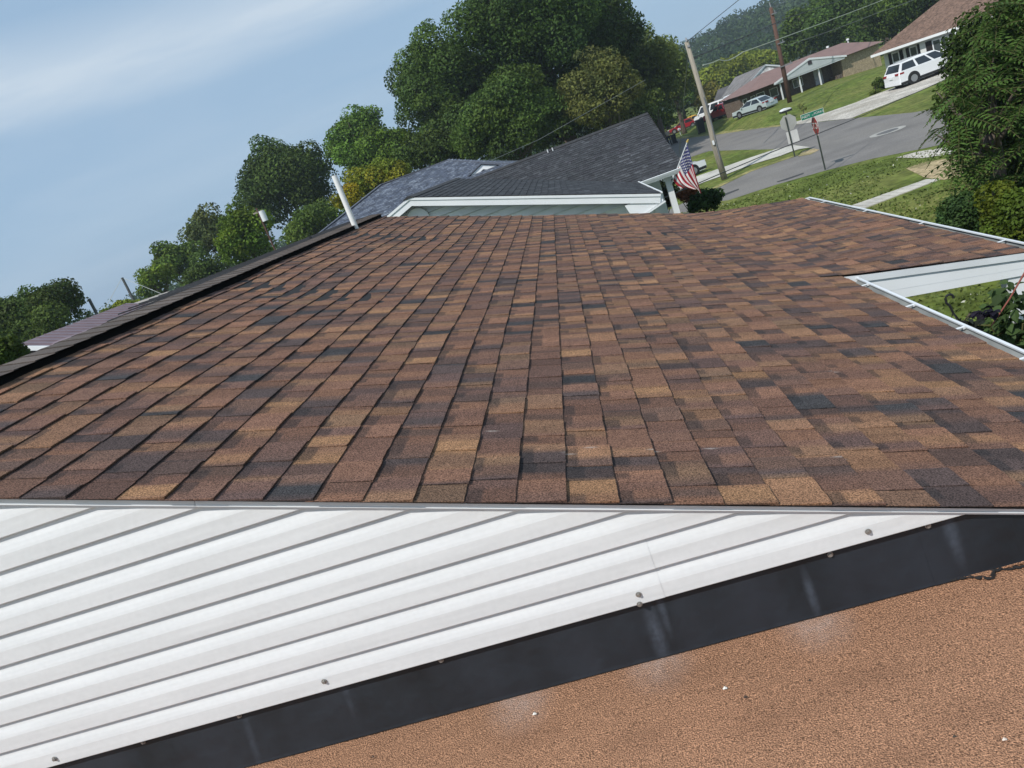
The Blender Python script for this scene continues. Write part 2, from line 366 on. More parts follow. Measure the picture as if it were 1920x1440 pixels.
spots(SHING, [tuple(np.array(roof_pt(*q_, .005))-np.array([0, 6, GZ])) for q_ in ((.06, 2.22), (.13, 2.27), (.33, 2.25), (.52, 2.28), (-.2, 2.42), (.9, 2.2), (1.2, 3.1))], (.5, .45, .4), .028, 1.1, (.8, 3, 1), 140)
# ridge vent with cap shingles
CAP = mat('ridge_cap_shingle', (.13, .10, .085), .9, .12, 20, bump=.3, bscale=420, attr='Col', speck=.45, sscale=330, spec=.35)
def ridge_sec(y):
    """section across the ridge: right edge, crest, left edge, far left edge"""
    t = min(1, max(0, (y-3.6)/1.6)); t = t*t*(3-2*t)
    zr = (Dv*S0+Nv*RH)[2]
    return [(-2.485, zr+.034), (-2.65, zr+.068), (-2.68, zr+.070-.004*(1-t)), (-3.12, zr+.094-.19*(1-t))]
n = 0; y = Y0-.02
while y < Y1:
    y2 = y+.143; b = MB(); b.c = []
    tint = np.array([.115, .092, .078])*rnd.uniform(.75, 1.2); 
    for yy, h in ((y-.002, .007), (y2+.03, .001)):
        for (xx, zz) in ridge_sec((y+y2)/2): b.v.append((xx+rnd.uniform(-.002, .002), yy, zz+h)); b.c.append(tint if xx > -2.665 else np.array([.055, .059, .066]))  # left half dark blue-grey: grazing sky reflection put into the colour
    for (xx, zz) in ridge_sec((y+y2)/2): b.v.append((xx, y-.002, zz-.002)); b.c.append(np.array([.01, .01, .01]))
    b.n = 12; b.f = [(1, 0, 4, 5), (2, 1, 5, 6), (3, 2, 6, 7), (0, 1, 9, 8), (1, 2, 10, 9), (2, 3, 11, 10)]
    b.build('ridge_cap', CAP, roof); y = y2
rv = MB(); zr = (Dv*S0+Nv*RH)[2]
rv.prism([(-2.50, Y0-.01, zr-.01), (-2.50, Y0-.01, zr+.033), (-2.64, Y0-.01, zr+.060), (-3.0, Y0-.01, zr-.12), (-3.0, Y0-.01, zr-.3)], (0, 2.6, 0))
rv.prism([(-2.50, Y0+2.58, zr-.01), (-2.50, Y0+2.58, zr+.033), (-2.64, Y0+2.58, zr+.060), (-3.1, Y0+2.58, zr-.02), (-3.1, Y0+2.58, zr-.3)], (0, 6.0, 0))
rv.build('ridge_vent', mat('matte_black_mesh', (.006, .006, .006), .95, .1, spec=.05), roof)
bk = MB().add([(-2.7, Y0+.01, zr+.04), (-2.7, Y1-.01, zr+.04), (-7.3, Y1-.01, zr-1.54), (-7.3, Y0+.01, zr-1.54)], [(0, 1, 2, 3)])
bk.build('rear_slope', SHING if False else mat('dark_rear_shingle', (.05, .042, .04), .9, .3, 8, speck=.4, sscale=200), roof)
# vent pipe and the little bracket by the ridge
vp0, vp1 = atY(669, 432, 9.0), atY(627, 329, 9.0)
vp = MB().tube([(vp0[0], 9.0, vp0[2]-.25), (vp0[0], 9.0, vp1[2])], .033, 16); vp.build('vent_pipe', mat('white_pvc', (.78, .78, .75), .35, .04), roof, smooth=False)
q = atY(590, 452, 8.1); MB().box((q[0], 8.1, q[2]), (.05, .12, .05)).box((q[0], 8.02, q[2]+.03), (.02, .03, .06)).build('bracket', BLACKPL, roof)
# rake trim, near side
def along(s0, s1, y, hgt): return Dv*s0+Nv*(RH+hgt)+np.array([0, y, 0]), Dv*s1+Nv*(RH+hgt)+np.array([0, y, 0])
def rake_trim(s0, s1, parent):
    a, b = along(s0, s1, 0, -.006); Z = Nv
    prof_ = [np.array([0, 1.93, 0]), np.array([0, Y0+.024, 0]), np.array([0, Y0+.025, 0])-Z*.020, np.array([0, Y0+.0225, 0])-Z*.0215, np.array([0, Y0+.0225, 0])-Z*.0235, np.array([0, Y0+.028, 0])-Z*.025, np.array([0, Y0+.029, 0])-Z*.031, np.array([0, 1.93, 0])-Z*.031]
    t = MB(); n_ = len(prof_); P = [a+p for p in prof_]+[b+p for p in prof_]
    t.add(P, [(i, (i+1) % n_, n_+(i+1) % n_, n_+i) for i in range(n_)]+[tuple(range(n_))[::-1], tuple(range(n_, 2*n_))])
    return t.build('rake_trim', WHITE_AL, parent)
sj = -1.02
rake_trim(-2.75, sj-.001, roof); rake_trim(sj+.001, S1, roof)
# gable wall with dutch-lap siding, each board a strip
core = MB(); yl_ = 1.945
def xr(z): return ((RH-.033)-z*math.cos(AL))/math.sin(AL)   # where the roof underside meets height z
XRDG = -2.6
for side in (0,):
    top = (RH-.05-math.sin(AL)*XRDG)/math.cos(AL)
    core.prism([(1.42, yl_, GZ-.1), (1.42, yl_, -1.57), (XRDG, yl_, top-.03), (2*XRDG-1.42, yl_, -1.60), (2*XRDG-1.42, yl_, GZ-.1)], (0, 8.2, 0))
gable = core.build('gable_wall', SIDING, house)
SEAM = float(atY(1240, 1106, 1.915)[0])
zb = -1.3085; kk = 0; bl = .1002
while zb < -.2:
    zt = zb+bl+.012
    # profile from the bottom lip to the hidden top: (z, y)
    pr = [(zb+.0015, 1.926), (zb, 1.9105), (zb+.002, 1.9095), (zb+.048, 1.9108), (zb+.057, 1.9125), (zb+.070, 1.9160), (zb+.080, 1.9195), (zb+.090, 1.9220), (zt, 1.9240)]
    parts = [(None, None)] if kk > 1 else [(None, SEAM+.004), (SEAM, None)]
    for pi, (xa, xb) in enumerate(parts):
        b = MB(); V = []
        for (z_, y_) in pr:
            R_ = xr(z_)-.002; L_ = 2*XRDG-R_
            l = max(L_, -3.4) if xa is None else xa; r_ = min(R_, 1.42) if xb is None else min(xb, R_)
            oy = -.0011 if pi == 0 and kk < 2 else 0
            V += [(l, y_+oy, z_), (max(r_, l+.001), y_+oy, z_)]
        b.add(V, [(2*i, 2*i+1, 2*i+3, 2*i+2) for i in range(len(pr)-1)])
        b.build('siding_board', SIDING, gable)
    zb += bl; kk += 1
# eave gutter
gx0 = 1.628; gut = MB(); prof_ = [(gx0, -1.575), (gx0+.004, -1.675), (gx0+.075, -1.678), (gx0+.098, -1.655), (gx0+.105, -1.640), (gx0+.120, -1.628), (gx0+.128, -1.612), (gx0+.131, -1.606), (gx0+.112, -1.604), (gx0+.112, -1.613)]
def xzsweep(mb, pf, ya, yb, close=False, t=0):
    n_ = len(pf); V = [(p[0], ya, p[1]) for p in pf]+[(p[0], yb, p[1]) for p in pf]
    mb.add(V, [(i, i+1, n_+i+1, n_+i) for i in range(n_-1)])
xzsweep(gut, prof_, Y0+.02, YP-.005)
for yy in (Y0+.02, YP-.005): gut.add([(p[0], yy, p[1]) for p in prof_[:8]], [tuple(range(8))])
gutter = gut.build('gutter', WHITE_AL, house)
trf = MB(); xzsweep(trf, [(gx0+.003, -1.578), (gx0+.007, -1.672), (gx0+.074, -1.674), (gx0+.095, -1.652), (gx0+.102, -1.638), (gx0+.117, -1.626), (gx0+.1245, -1.612)], Y0+.025, YP-.01); trf.build('trough', mat('grey_aluminium', (.20, .21, .205), .7, .25, 6), gutter)  # inside of the gutter in a darker grey than the lip
for yy in (2.5, 3.38, 3.95, 4.52, 5.2):
    hb = MB().box((gx0+.06, yy, -1.609), (.125, .018, .003)).box((gx0+.112, yy, -1.614), (.02, .02, .012)).box((gx0-.02, yy, -1.585), (.09, .022, .003))
    hb.build('gutter_hanger', WHITE_AL, gutter)
MB().box((gx0-.012, (Y0+YP)/2, -1.66), (.02, YP-Y0-.03, .16)).box((gx0-.012, (Y1+YP)/2, -1.70), (.02, Y1-YP, .24)).build('fascia_board', WHITE, house)
# porch: side beam, posts, front gutter
pb = MB(); nb = 20
xs = np.linspace(1.45, 2.93, nb)
topz = [float(np.interp(x_, PXX, PZZ))-.012 for x_ in xs]; botz = [max(-1.80-.143*(x_-1.60), (RH-.012-math.sin(AL)*x_)/math.cos(AL)) if x_ < 1.64 else -1.80-.143*(x_-1.60) for x_ in xs]; botz = [min(b_, a_-.002) for a_, b_ in zip(topz, botz)]
V = []
for x_, a_, b_ in zip(xs, topz, botz): V += [(x_, YP+.012, a_), (x_, YP+.012, b_), (x_, YP+.05, a_), (x_, YP+.05, b_)]
Fq = []
for i in range(nb-1): k = 4*i; Fq += [(k, k+1, k+5, k+4), (k+1, k+3, k+7, k+5), (k+2, k+6, k+7, k+3), (k, k+4, k+6, k+2)]
pb.add(V, Fq+[(0, 2, 3, 1), (4*nb-4, 4*nb-3, 4*nb-1, 4*nb-2)])
beam = pb.build('porch_beam', WHITE, house)
for off, th in ((.055, .012), (.13, .0015)):
    tb = MB(); V = []
    for x_, a_, b_ in zip(xs, topz, botz):
        zc = a_-off*(a_-b_)/.2; V += [(x_, YP+.0125-th, zc), (x_, YP+.0125-th, zc-.006)]
    if off == .055:
        V = []
        for x_, a_, b_ in zip(xs, topz, botz): V += [(x_, YP-.004, a_+.002), (x_, YP-.002, a_-.045)]
    tb.add(V, [(2*i, 2*i+1, 2*i+3, 2*i+2) for i in range(nb-1)])
    tb.build('drip_edge' if off == .055 else 'trim_bead', WHITE_AL, beam)
for (px_, yy) in ((1.86, 5.5), (2.80, 5.5), (2.80, 10.3)):
    MB().box((px_, yy, (GZ-1.95)/2), (.11, .11, -GZ-1.95)).build('porch_post', WHITE, house)
pgut = MB(); gx1 = 2.90; zz = float(np.interp(2.92, PXX, PZZ))
pf = [(gx1, zz-.01), (gx1+.003, zz-.10), (gx1+.075, zz-.10), (gx1+.10, zz-.06), (gx1+.118, zz-.035), (gx1+.121, zz-.012), (gx1+.101, zz-.010), (gx1+.1, zz-.02)]
xzsweep(pgut, pf, YP+.02, Y1); pgut.add([(p[0], Y1, p[1]) for p in pf[:7]], [tuple(range(7))]); pgut.add([(p[0], YP+.02, p[1]) for p in pf[:7]], [tuple(range(7))])
pg = pgut.build('porch_gutter', WHITE_AL, house)
lin = MB(); xzsweep(lin, [(gx1+.003, zz-.015), (gx1+.006, zz-.096), (gx1+.074, zz-.096), (gx1+.097, zz-.06), (gx1+.1155, zz-.036), (gx1+.117, zz-.018)], YP+.03, Y1-.01); lin.build('trough', MATS['grey_aluminium'], pg)  # porch gutter inside in the same darker grey
for yy in (5.9, 7.2, 8.5, 9.8): MB().box((gx1+.055, yy, zz-.014), (.115, .018, .004)).build('gutter_hanger', WHITE_AL, pg)
MB().box((2.2, 7.95, GZ+.12), (1.7, 5.1, .24)).build('porch_floor', CONC, house)

# ------------------------------------------------------------------ low roof the camera stands over
low = thing('low_roof_addition', 'low addition with brown granule rolled roofing against the white gable wall', 'building', (0, 0, GZ))
GRAN = mat('brown_granule_roofing', (.475, .252, .148), .95, .12, 1.3, bump=.9, bscale=260, speck=.68, sscale=280, spec=.2, hue=(.40, .225, .135))
FB = 1.886; FZ = -1.489; TS = math.tan(R(3.5))
rr = MB(); rr.add([(-5.2, FB+.02, FZ-.002), (4.6, FB+.02, FZ-.002), (4.6, -2.6, FZ-.002-4.5*TS), (-5.2, -2.6, FZ-.002-4.5*TS)], [(0, 3, 2, 1)])
roll = rr.build('rolled_roofing', GRAN, low)
spots(GRAN, [tuple(gp(1232, 1235, FZ)-np.array([0, 0, GZ])), tuple(gp(975, 1310, FZ)-np.array([0, 0, GZ])), tuple(gp(1525, 1160, FZ)-np.array([0, 0, GZ]))], (.62, .50, .45), .14, .75, (1, .8, 1))
spots(GRAN, [tuple(gp(x, y, FZ-.05)-np.array([0, 0, GZ])) for x, y in ((1280, 1290), (1450, 1365), (1830, 1350), (1000, 1400), (1620, 1290), (1210, 1400), (1700, 1430))], (.17, .085, .05), .18, .5, (1, 2.4, 1), 60)
MB().box((-.3, -.35, (GZ+FZ-.16)/2), (9.4, 4.4, FZ-.16-GZ)).build('wall', SIDING, low)
# torn cover strip at the top edge of the roofing
tp = MB(); c0 = [gp(1640, 1083, FZ), gp(1700, 1066, FZ), gp(1790, 1044, FZ), gp(1865, 1024, FZ), gp(1866, 1052, FZ), gp(1835, 1058, FZ), gp(1858, 1073, FZ), gp(1812, 1082, FZ), gp(1760, 1079, FZ), gp(1690, 1086, FZ)]
c0 = [gp(x_, y_, FZ) for x_, y_ in ((1758, 1084), (1800, 1072), (1857, 1058), (1862, 1060), (1863, 1077), (1861, 1086), (1822, 1084), (1785, 1087))]
tp.prism([(p[0], p[1]+(.012 if i < 4 else 0), FZ-TS*(FB-p[1])+.001) for i, p in enumerate(c0)], (0, 0, .006)); tp.build('torn_strip', GRAN, roll)
tp2 = MB(); c1 = [gp(1858, 1072, FZ), gp(1900, 1062, FZ), gp(2000, 1035, FZ), gp(2000, 1005, FZ), gp(1880, 1042, FZ)]
tp2.prism([(p[0], min(p[1], FB+.01), FZ-TS*(FB-p[1])+.001) for p in c1], (0, 0, .005)); tp2.build('torn_strip', GRAN, roll)
crk = MB()
def on_low(p): return (p[0], min(p[1], FB+.004), FZ-TS*(FB-p[1])+.0045)
for seq, r_ in (([gp(x_, y_, FZ) for x_, y_ in ((1758, 1086), (1785, 1087), (1822, 1084), (1861, 1086), (1863, 1077), (1857, 1062))], .0042), ([gp(x_, y_, FZ) for x_, y_ in ((1863, 1072), (1888, 1069), (1922, 1063), (1990, 1046))], .004)):
    P_ = []
    for i_ in range(len(seq)-1):
        for k_ in range(6): q_ = seq[i_]*(1-k_/6)+seq[i_+1]*k_/6; P_.append(np.array(on_low(q_))+rng.normal(size=3)*[.004, .003, .0004])
    crk.tube(P_, [r_*rnd.uniform(.5, 1.4) for _ in P_], 5)
crk.build('tear_edge', UNDER, roll)
# flashing: upright leg, then flared apron
FL = mat('black_flashing', (.007, .008, .0105), .42, .45, 7, stretch=(1, 1, .2), spec=.5, bump=.35, bscale=7, hue=(.016, .018, .024))
SJ = float(atY(1752, 1040, 1.90)[0])
for (xa, xb, o_) in ((-3.2, SJ, 0), (SJ-.02, 1.5, -.0015)):
    f = MB(); pf = [(1.932+o_, -1.292), (1.9315+o_, -1.325), (1.929+o_, -1.338), (FB+.002+o_, FZ+.012), (FB-.001+o_, FZ+.004), (FB+.006, FZ-.001)]
    n_ = len(pf); V = []; nx_ = 24
    for q_ in range(nx_+1):
        x_ = xa+(min(xb, 1.27)-xa)*q_/nx_; cap_ = (RH-.036-math.sin(AL)*x_)/math.cos(AL)
        V += [(x_, p[0], min(p[1], max(cap_, FZ))-.0002*i_) for i_, p in enumerate(pf)]
    f.add(V, [(q_*n_+i, (q_+1)*n_+i, (q_+1)*n_+i+1, q_*n_+i+1) for q_ in range(nx_) for i in range(n_-1)]); f.build('flashing', FL, low)
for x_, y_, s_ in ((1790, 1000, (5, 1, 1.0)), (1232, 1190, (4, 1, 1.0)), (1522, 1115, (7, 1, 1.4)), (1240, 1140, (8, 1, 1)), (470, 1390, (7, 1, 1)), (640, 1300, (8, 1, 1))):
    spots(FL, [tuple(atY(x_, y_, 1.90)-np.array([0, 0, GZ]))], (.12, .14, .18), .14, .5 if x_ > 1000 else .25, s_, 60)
STEEL = mat('galvanised_screw', (.32, .31, .29), .45, .1, 40, metal=.6)
for (x_, y_) in ((103, 1422), (269, 1390), (449, 1341), (608, 1277), (827, 1237), (1197, 1114), (1199, 1132), (1556, 1039), (1627, 996), (1739, 985)):
    p = atY(x_, y_, 1.909); zc = p[2]; yw = 1.909 if zc > -1.306 else 1.928
    p = atY(x_, y_, yw)
    sc_ = MB().tube([(p[0], yw-.001, p[2]), (p[0], yw-.0035, p[2])], [.0085, .0085], 12).tube([(p[0], yw-.003, p[2]), (p[0], yw-.0085, p[2])], [.0055, .0052], 6)
    sc_.build('screw', STEEL, low)
for (x_, y_, r_, cc) in ((1003, 1340, .006, (.7, .68, .62)), (1790, 1382, .004, (.06, .05, .04)), (1398, 1308, .005, (.07, .05, .04)), (1518, 1276, .003, (.05, .04, .03)), (1560, 1110, .004, (.06, .045, .04)), (700, 1420, .004, (.08, .06, .05)), (1884, 1388, .005, (.6, .52, .45)), (1360, 1292, .006, (.7, .55, .42))):
    p = gp(x_, y_, FZ-.04); zz_ = FZ-TS*(FB-p[1]); p = p*(zz_/p[2])
    pb_ = MB().tube([(p[0]-r_, p[1], zz_+r_*.2), (p[0], p[1]+r_*.2, zz_+r_*.6), (p[0]+r_*.9, p[1], zz_+r_*.2)], [r_*.3, r_*.75, r_*.35], 6)
    tag(pb_.build('debris', mat('debris_%d' % int(cc[0]*100), cc, .9, .1)), 'small bit of debris lying on the brown rolled roofing', 'debris', 'bits of debris on the low roof')
#PART2
# ------------------------------------------------------------------ neighbouring house with the dark roof
DPAL = [(.052, .055, .060), (.042, .044, .048), (.031, .033, .037), (.088, .093, .10), (.038, .036, .043)]
DPW = [.34, .33, .2, .06, .07]
DSH = mat('charcoal_shingle', (.04, .04, .04), .9, .12, 9, bump=.3, bscale=120, attr='Col', speck=.5, sscale=60, spec=.25)
nb_ = thing('neighbour_house', 'white neighbouring house with charcoal shingle roof and front gable facing us', 'house', (-1, 20, GZ))
YA, XA, ZA = 15.0, -2.95, -.03           # gable apex of the wing
XE, ZE = 1.70, -1.61                     # its right eave
a1_ = math.atan2(ZA-ZE, XE-XA); Lw = math.hypot(XE-XA, ZA-ZE)
def wing_pt(s, y, h): return np.array([XA+math.cos(a1_)*s+math.sin(a1_)*h, y, ZA-math.sin(a1_)*s+math.cos(a1_)*h])
YE, YR_, ZR = 19.0, 23.0, -.20
a2_ = math.atan2(ZR-ZE, YR_-YE); Lm = math.hypot(YR_-YE, ZR-ZE)
def main_pt(s, x, h): return np.array([x, YR_-math.cos(a2_)*s-math.sin(a2_)*h, ZR-math.sin(a2_)*s+math.cos(a2_)*h])
nroof = MB().add([wing_pt(0, YA+.01, -.01), wing_pt(Lw, YA+.01, -.01), wing_pt(Lw, 19.7, -.01), wing_pt(0, 22.9, -.01)], [(0, 1, 2, 3)]) \
    .add([(XA, YA+.01, ZA-.01), (XA, 22.9, ZA-.01), (XA-4.65, 22.9, ZE), (XA-4.65, YA+.01, ZE)], [(0, 1, 2, 3)]) \
    .add([main_pt(0, -4.2, -.01), main_pt(0, 2.9, -.01), main_pt(Lm, 2.82, -.01), main_pt(Lm, -4.2, -.01)], [(0, 1, 2, 3)]) \
    .add([(-4.2, YR_, ZR-.01), (2.9, YR_, ZR-.01), (2.82, YR_+4, ZE), (-4.2, YR_+4, ZE)], [(0, 1, 2, 3)]).build('roof', UNDER, nb_)
def cl(L): 
    c = []; k = .16
    while k < L-.05: c.append(k); k += .143
    return c+[L]
FLIP[0] = False
shingle_field(nroof, main_pt, cl(Lm), .143, lambda sb: (-3.6+.9*0, 2.86-.0*sb), DPAL, DPW, DSH, 190, (.14, .34), .006, rank=lambda t: -t[3][1]-t[3][0]*.3)
shingle_field(nroof, wing_pt, cl(Lw), .143, lambda sb: (YA, 22.9-3.2*sb/Lw*1.0), DPAL, DPW, DSH, 100, (.14, .34), .006)
rc = MB()
for (p, q) in (((-4.2, YR_, ZR+.02), (2.88, YR_, ZR+.02)),):
    rc.prism([(p[0], YR_-.15, ZR-.035), (p[0], YR_, ZR+.022), (p[0], YR_+.15, ZR-.035)], (q[0]-p[0], 0, 0))
rc.prism([(XA-.15, YA-.01, ZA-.035), (XA, YA-.01, ZA+.022), (XA+.15, YA-.01, ZA-.035)], (0, 8.0, 0))
rc.build('ridge_cap', mat('charcoal_cap', (.035, .035, .037), .9, .2, 10), nroof)
for x_ in (-.15, 0): MB().tube([(x_, YR_-.2, ZR-.06), (x_, YR_-.2, ZR+.035)], .014, 8).build('roof_nail_tab', WHITE, nroof)
# white rake boards, eave return, drip edge
rb = MB()
for sgn, L_ in ((1, Lw), (-1, Lw)):
    for dy, top_, bot_, th in ((0, -.015, -.19, .03), (-.018, -.012, -.062, .02)):
        pts = []
        for ss, hh in ((0, top_), (L_, top_), (L_, bot_), (0, bot_)):
            p = wing_pt(ss, YA+.02+dy, hh)
            if sgn < 0: p[0] = 2*XA-p[0]
            pts.append(p)
        pts[0][0] = XA; pts[3][0] = XA
        rb.prism(pts, (0, th, 0))
rb.build('rake_board', WHITE, nb_)
MB().prism([(XE-.72, YA+.045, ZE-.0), (XE-.62, YA+.045, ZE-.335), (XE+.01, YA+.045, ZE-.16), (XE+.03, YA+.045, ZE-.02)], (0, .3, 0)).build('eave_return', WHITE, nb_)
MB().bar((XE+.02, YA, ZE+.005), (XE+.02, 20.2, ZE+.005), .025, .03).bar((XE-.62, YA+.02, ZE-.35), (XE+.04, YA+.02, ZE-.175), .03, .03).build('drip_edge', WHITE, nb_)
# gable wall with lap siding
NSID = mat('grey_white_lap_siding', (.74, .76, .73), .6, .05, 4)
nw = MB().prism([(XE-.65, 15.36, GZ), (XE-.65, 15.36, -1.45), (XA, 15.36, -.15), (2*XA-XE+.65, 15.36, -1.45), (2*XA-XE+.65, 15.36, GZ)], (0, 7.4, 0)).prism([(-4, 20.3, GZ), (2.35, 20.3, GZ), (2.35, 20.3, -1.75), (-4, 20.3, -1.75)], (0, 5.4, 0)).build('wall', NSID, nb_)
z_ = -2.35
while z_ < -.25:
    e = 2*0; xx = lambda zz: min(XE-.65, XA+(ZA-.19-zz)/math.tan(a1_)); xl = lambda zz: 2*XA-xx(zz)
    b = MB().add([(xl(z_), 15.285, z_), (xx(z_), 15.285, z_), (xx(z_+.135), 15.342, z_+.135), (xl(z_+.135), 15.342, z_+.135), (xl(z_), 15.35, z_), (xx(z_), 15.35, z_)], [(0, 1, 2, 3), (4, 5, 1, 0)])
    if z_ > -1.75: b.build('siding_board', NSID, nb_)
    z_ += .147
MB().box((XE-.66, 15.33, -3.2), (.09, .07, 3.6)).build('corner_trim', WHITE, nb_)
q = atY(785, 412, 15.28)
MB().tube([(q[0], 15.31, q[2]), (q[0], 15.24, q[2])], [.24, .235], 28).build('gable_vent', WHITE, nb_)
# eave gutter of the main roof, porch posts
ng_ = MB(); pfm = [(YE+.02, ZE-.02), (YE+.02, ZE-.12), (YE-.07, ZE-.12), (YE-.10, ZE-.06), (YE-.12, ZE-.01), (YE-.10, ZE-.0)]
ng_.add([(1.72, p[0], p[1]) for p in pfm]+[(2.80, p[0], p[1]) for p in pfm], [(i, i+1, 7+i, 6+i) for i in range(5)]+[tuple(range(6, 12))]); ng_.build('gutter', WHITE_AL, nb_)
def post(mb, p0, p1, w): mb.bar(p0, p1, w)
pp = MB(); post(pp, (2.42, 19.25, GZ), (2.42, 19.25, ZE-.12), .14); pp.box((2.42, 19.25, ZE-.16), (.24, .24, .1)); pp.build('porch_post', WHITE, nb_)
pp = MB(); x5 = XE-.1; post(pp, (x5, 15.6, GZ), (x5, 15.6, ZE-.2), .10); pp.build('porch_post', WHITE, nb_)
pp = MB(); post(pp, (x5-.02, 15.6, ZE-.28), (x5-.55, 15.6, ZE-.85), .085); post(pp, (x5-.32, 15.62, ZE-.27), (x5-.30, 15.62, ZE-.6), .07); pp.build('brace', WHITE, nb_)
# little stand-pipe on the roof
q = atY(800, 378, 17.2); zt_ = q[2]
sp = thing('roof_mast', 'small tripod pipe mast with round head on the neighbour roof', 'mast', (q[0], 17.2, zt_-.38))
t_ = MB().tube([(q[0]+.03, 17.2, zt_-.38), (q[0], 17.2, zt_)], .017, 8).tube([(q[0]+.10, 17.2, zt_-.38), (q[0]+.01, 17.2, zt_-.08)], .012, 8).tube([(q[0]-.02, 17.25, zt_-.36), (q[0], 17.2, zt_-.12)], .012, 8)
t_.build('pipe', mat('grey_metal', (.22, .23, .24), .5, .1, metal=.3), sp); MB().tube([(q[0]-.01, 17.23, zt_+.01), (q[0]-.01, 17.16, zt_+.02)], [.06, .055], 16).build('head', mat('grey_metal', (.22, .23, .24)), sp)

# flag on the porch post
ST0 = np.array([2.46, 19.15, -1.95]); q = atY(1288, 268, 18.6); ST1 = q
fl = thing('flag', 'american flag hanging from an angled white staff on the neighbour porch post', 'flag', ST0)
MB().tube([ST0, ST1+(ST1-ST0)*.03], .014, 10).build('staff', WHITE, fl); MB().tube([ST1+(ST1-ST0)*.02, ST1+(ST1-ST0)*.08], [.03, .015], 10).build('finial', mat('gold_paint', (.5, .36, .1), .4), fl)
hoist0, hoist1 = ST0+(ST1-ST0)*.12, ST1
bot1 = atY(1316, 362, 18.75); bot0 = atY(1302, 352, 18.95)
FR, FW_, FBL = mat('flag_red', (.36, .025, .04), .8, .06, 20), mat('flag_white', (.72, .71, .70), .8, .05, 20), mat('flag_blue', (.03, .035, .13), .8, .06, 20)
for fm in (FR, FW_, FBL): pass
nu, nv_ = 52, 30
SHEAR = 0
def flag_pt(u, v):
    """u: 0 lower hoist corner..1 upper; v: 0 hoist..1 fly end"""
    a = hoist0*(1-u)+hoist1*u; b = bot0*(1-u)+bot1*u
    p = a*(1-v)+b*v
    p = p+np.array([-.10, 0, -.06])*math.sin(math.pi*v)*(1-u)
    amp = .055*min(1, v*2.2)
    return p+np.array([.35, 1, 0])*amp*math.sin(u*17+v*2.0)+np.array([.02*math.sin(9*u+3*v), 0, 0])*v
parts_ = {}
stars = MB()
for i in range(nu):
    for j in range(nv_):
        u0_, u1_, v0, v1 = i/nu, (i+1)/nu, j/nv_, (j+1)/nv_
        stripe = 12-int((u0_+u1_)/2*13)
        k = -1 if (v1 <= .401 and stripe < 7) else stripe
        parts_.setdefault(k, MB()).add([flag_pt(u0_, v0), flag_pt(u1_, v0), flag_pt(u1_, v1), flag_pt(u0_, v1)], [(0, 1, 2, 3)])
for k in sorted(parts_):
    o = parts_[k].build('canton' if k < 0 else 'stripe', FBL if k < 0 else (FR, FW_)[k % 2], fl, smooth=True)
    if k < 0: canton = o
    else: tag(o, 'red stripe' if k % 2 == 0 else 'white stripe')
for r_ in range(9):
    for c_ in range(6 if r_ % 2 == 0 else 5):
        u_ = 6/13+(7/13)*(1-(r_+.8)/9.6); v_ = .4*((c_+.55+(.5 if r_ % 2 else 0))/6.1)
        e = .0016; c0_ = flag_pt(u_, v_); du = flag_pt(u_+.01, v_)-c0_; dv = flag_pt(u_, v_+.01)-c0_; nn = unit(np.cross(du, dv)); du, dv = unit(du), unit(dv)
        for sg in (1, -1):
            P = [c0_+nn*sg*.004+(.024 if k % 2 == 0 else .0095)*(math.cos(k*math.pi/5)*du+math.sin(k*math.pi/5)*dv) for k in range(10)]
            stars.add(P, [tuple(range(10))])
stars.build('stars', FW_, canton, kind='stuff')

# ------------------------------------------------------------------ blue-grey hip roof behind it
BPAL = [(.085, .102, .140), (.065, .080, .112), (.050, .060, .085), (.16, .185, .225)]
BSH = mat('blue_grey_shingle', (.1, .1, .1), .8, .1, 4, bump=.3, bscale=60, attr='Col', speck=.35, sscale=30, spec=.45)
bh = thing('hip_roof_house', 'house with a blue-grey hip shingle roof and small white gable behind the neighbour', 'house', (-6, 34, GZ))
PL_, PR_ = np.array([-7.15, 32, .80]), np.array([-4.19, 32, .76])
sl = .38; dn = 5.5
def bpt(s, x, h): return np.array([x, 32-s*math.cos(math.atan(sl))-h*math.sin(math.atan(sl)), .78-s*math.sin(math.atan(sl))+h*math.cos(math.atan(sl))])
bm_ = MB().add([PL_, PR_, PR_+[dn, -dn, -dn*sl], PL_+[-dn, -dn, -dn*sl]], [(0, 1, 2, 3)]).add([PL_, PL_+[-dn, -dn, -dn*sl], PL_+[-dn, dn, -dn*sl]], [(0, 1, 2)]).add([PR_, PR_+[dn, dn, -dn*sl], PR_+[dn, -dn, -dn*sl]], [(0, 1, 2)]).add([PL_, PL_+[-dn, dn, -dn*sl], PR_+[dn, dn, -dn*sl], PR_], [(0, 1, 2, 3)])
for i in range(len(bm_.v)): bm_.v[i] = (bm_.v[i][0], bm_.v[i][1], bm_.v[i][2]-.03)
bro = bm_.build('roof', mat('blue_felt', (.07, .08, .1), .9), bh)
cb = math.cos(math.atan(sl))
shingle_field(bro, bpt, [.143*k for k in range(1, 37)], .143, lambda sb: (-7.15-sb*cb+.02, -4.19+sb*cb-.02), BPAL, [.3, .32, .2, .18], BSH, 0, (.14, .36), .007, yjit=.02)
hc = MB()
for (p, q) in ((PL_, PR_), (PL_, PL_+[-dn, -dn, -dn*sl]), (PR_, PR_+[dn, -dn, -dn*sl])): hc.bar(p+[0, 0, .0], q, .22, .035)
hc.build('hip_cap', BSH if False else mat('blue_cap', (.09, .1, .125), .8, .2, 6), bro)
MB().box((-5.7, 32, -2.9), (12, 9, 4.3)).build('wall', SIDING, bh)
G0 = np.array([-2.72, 29.6, .10])
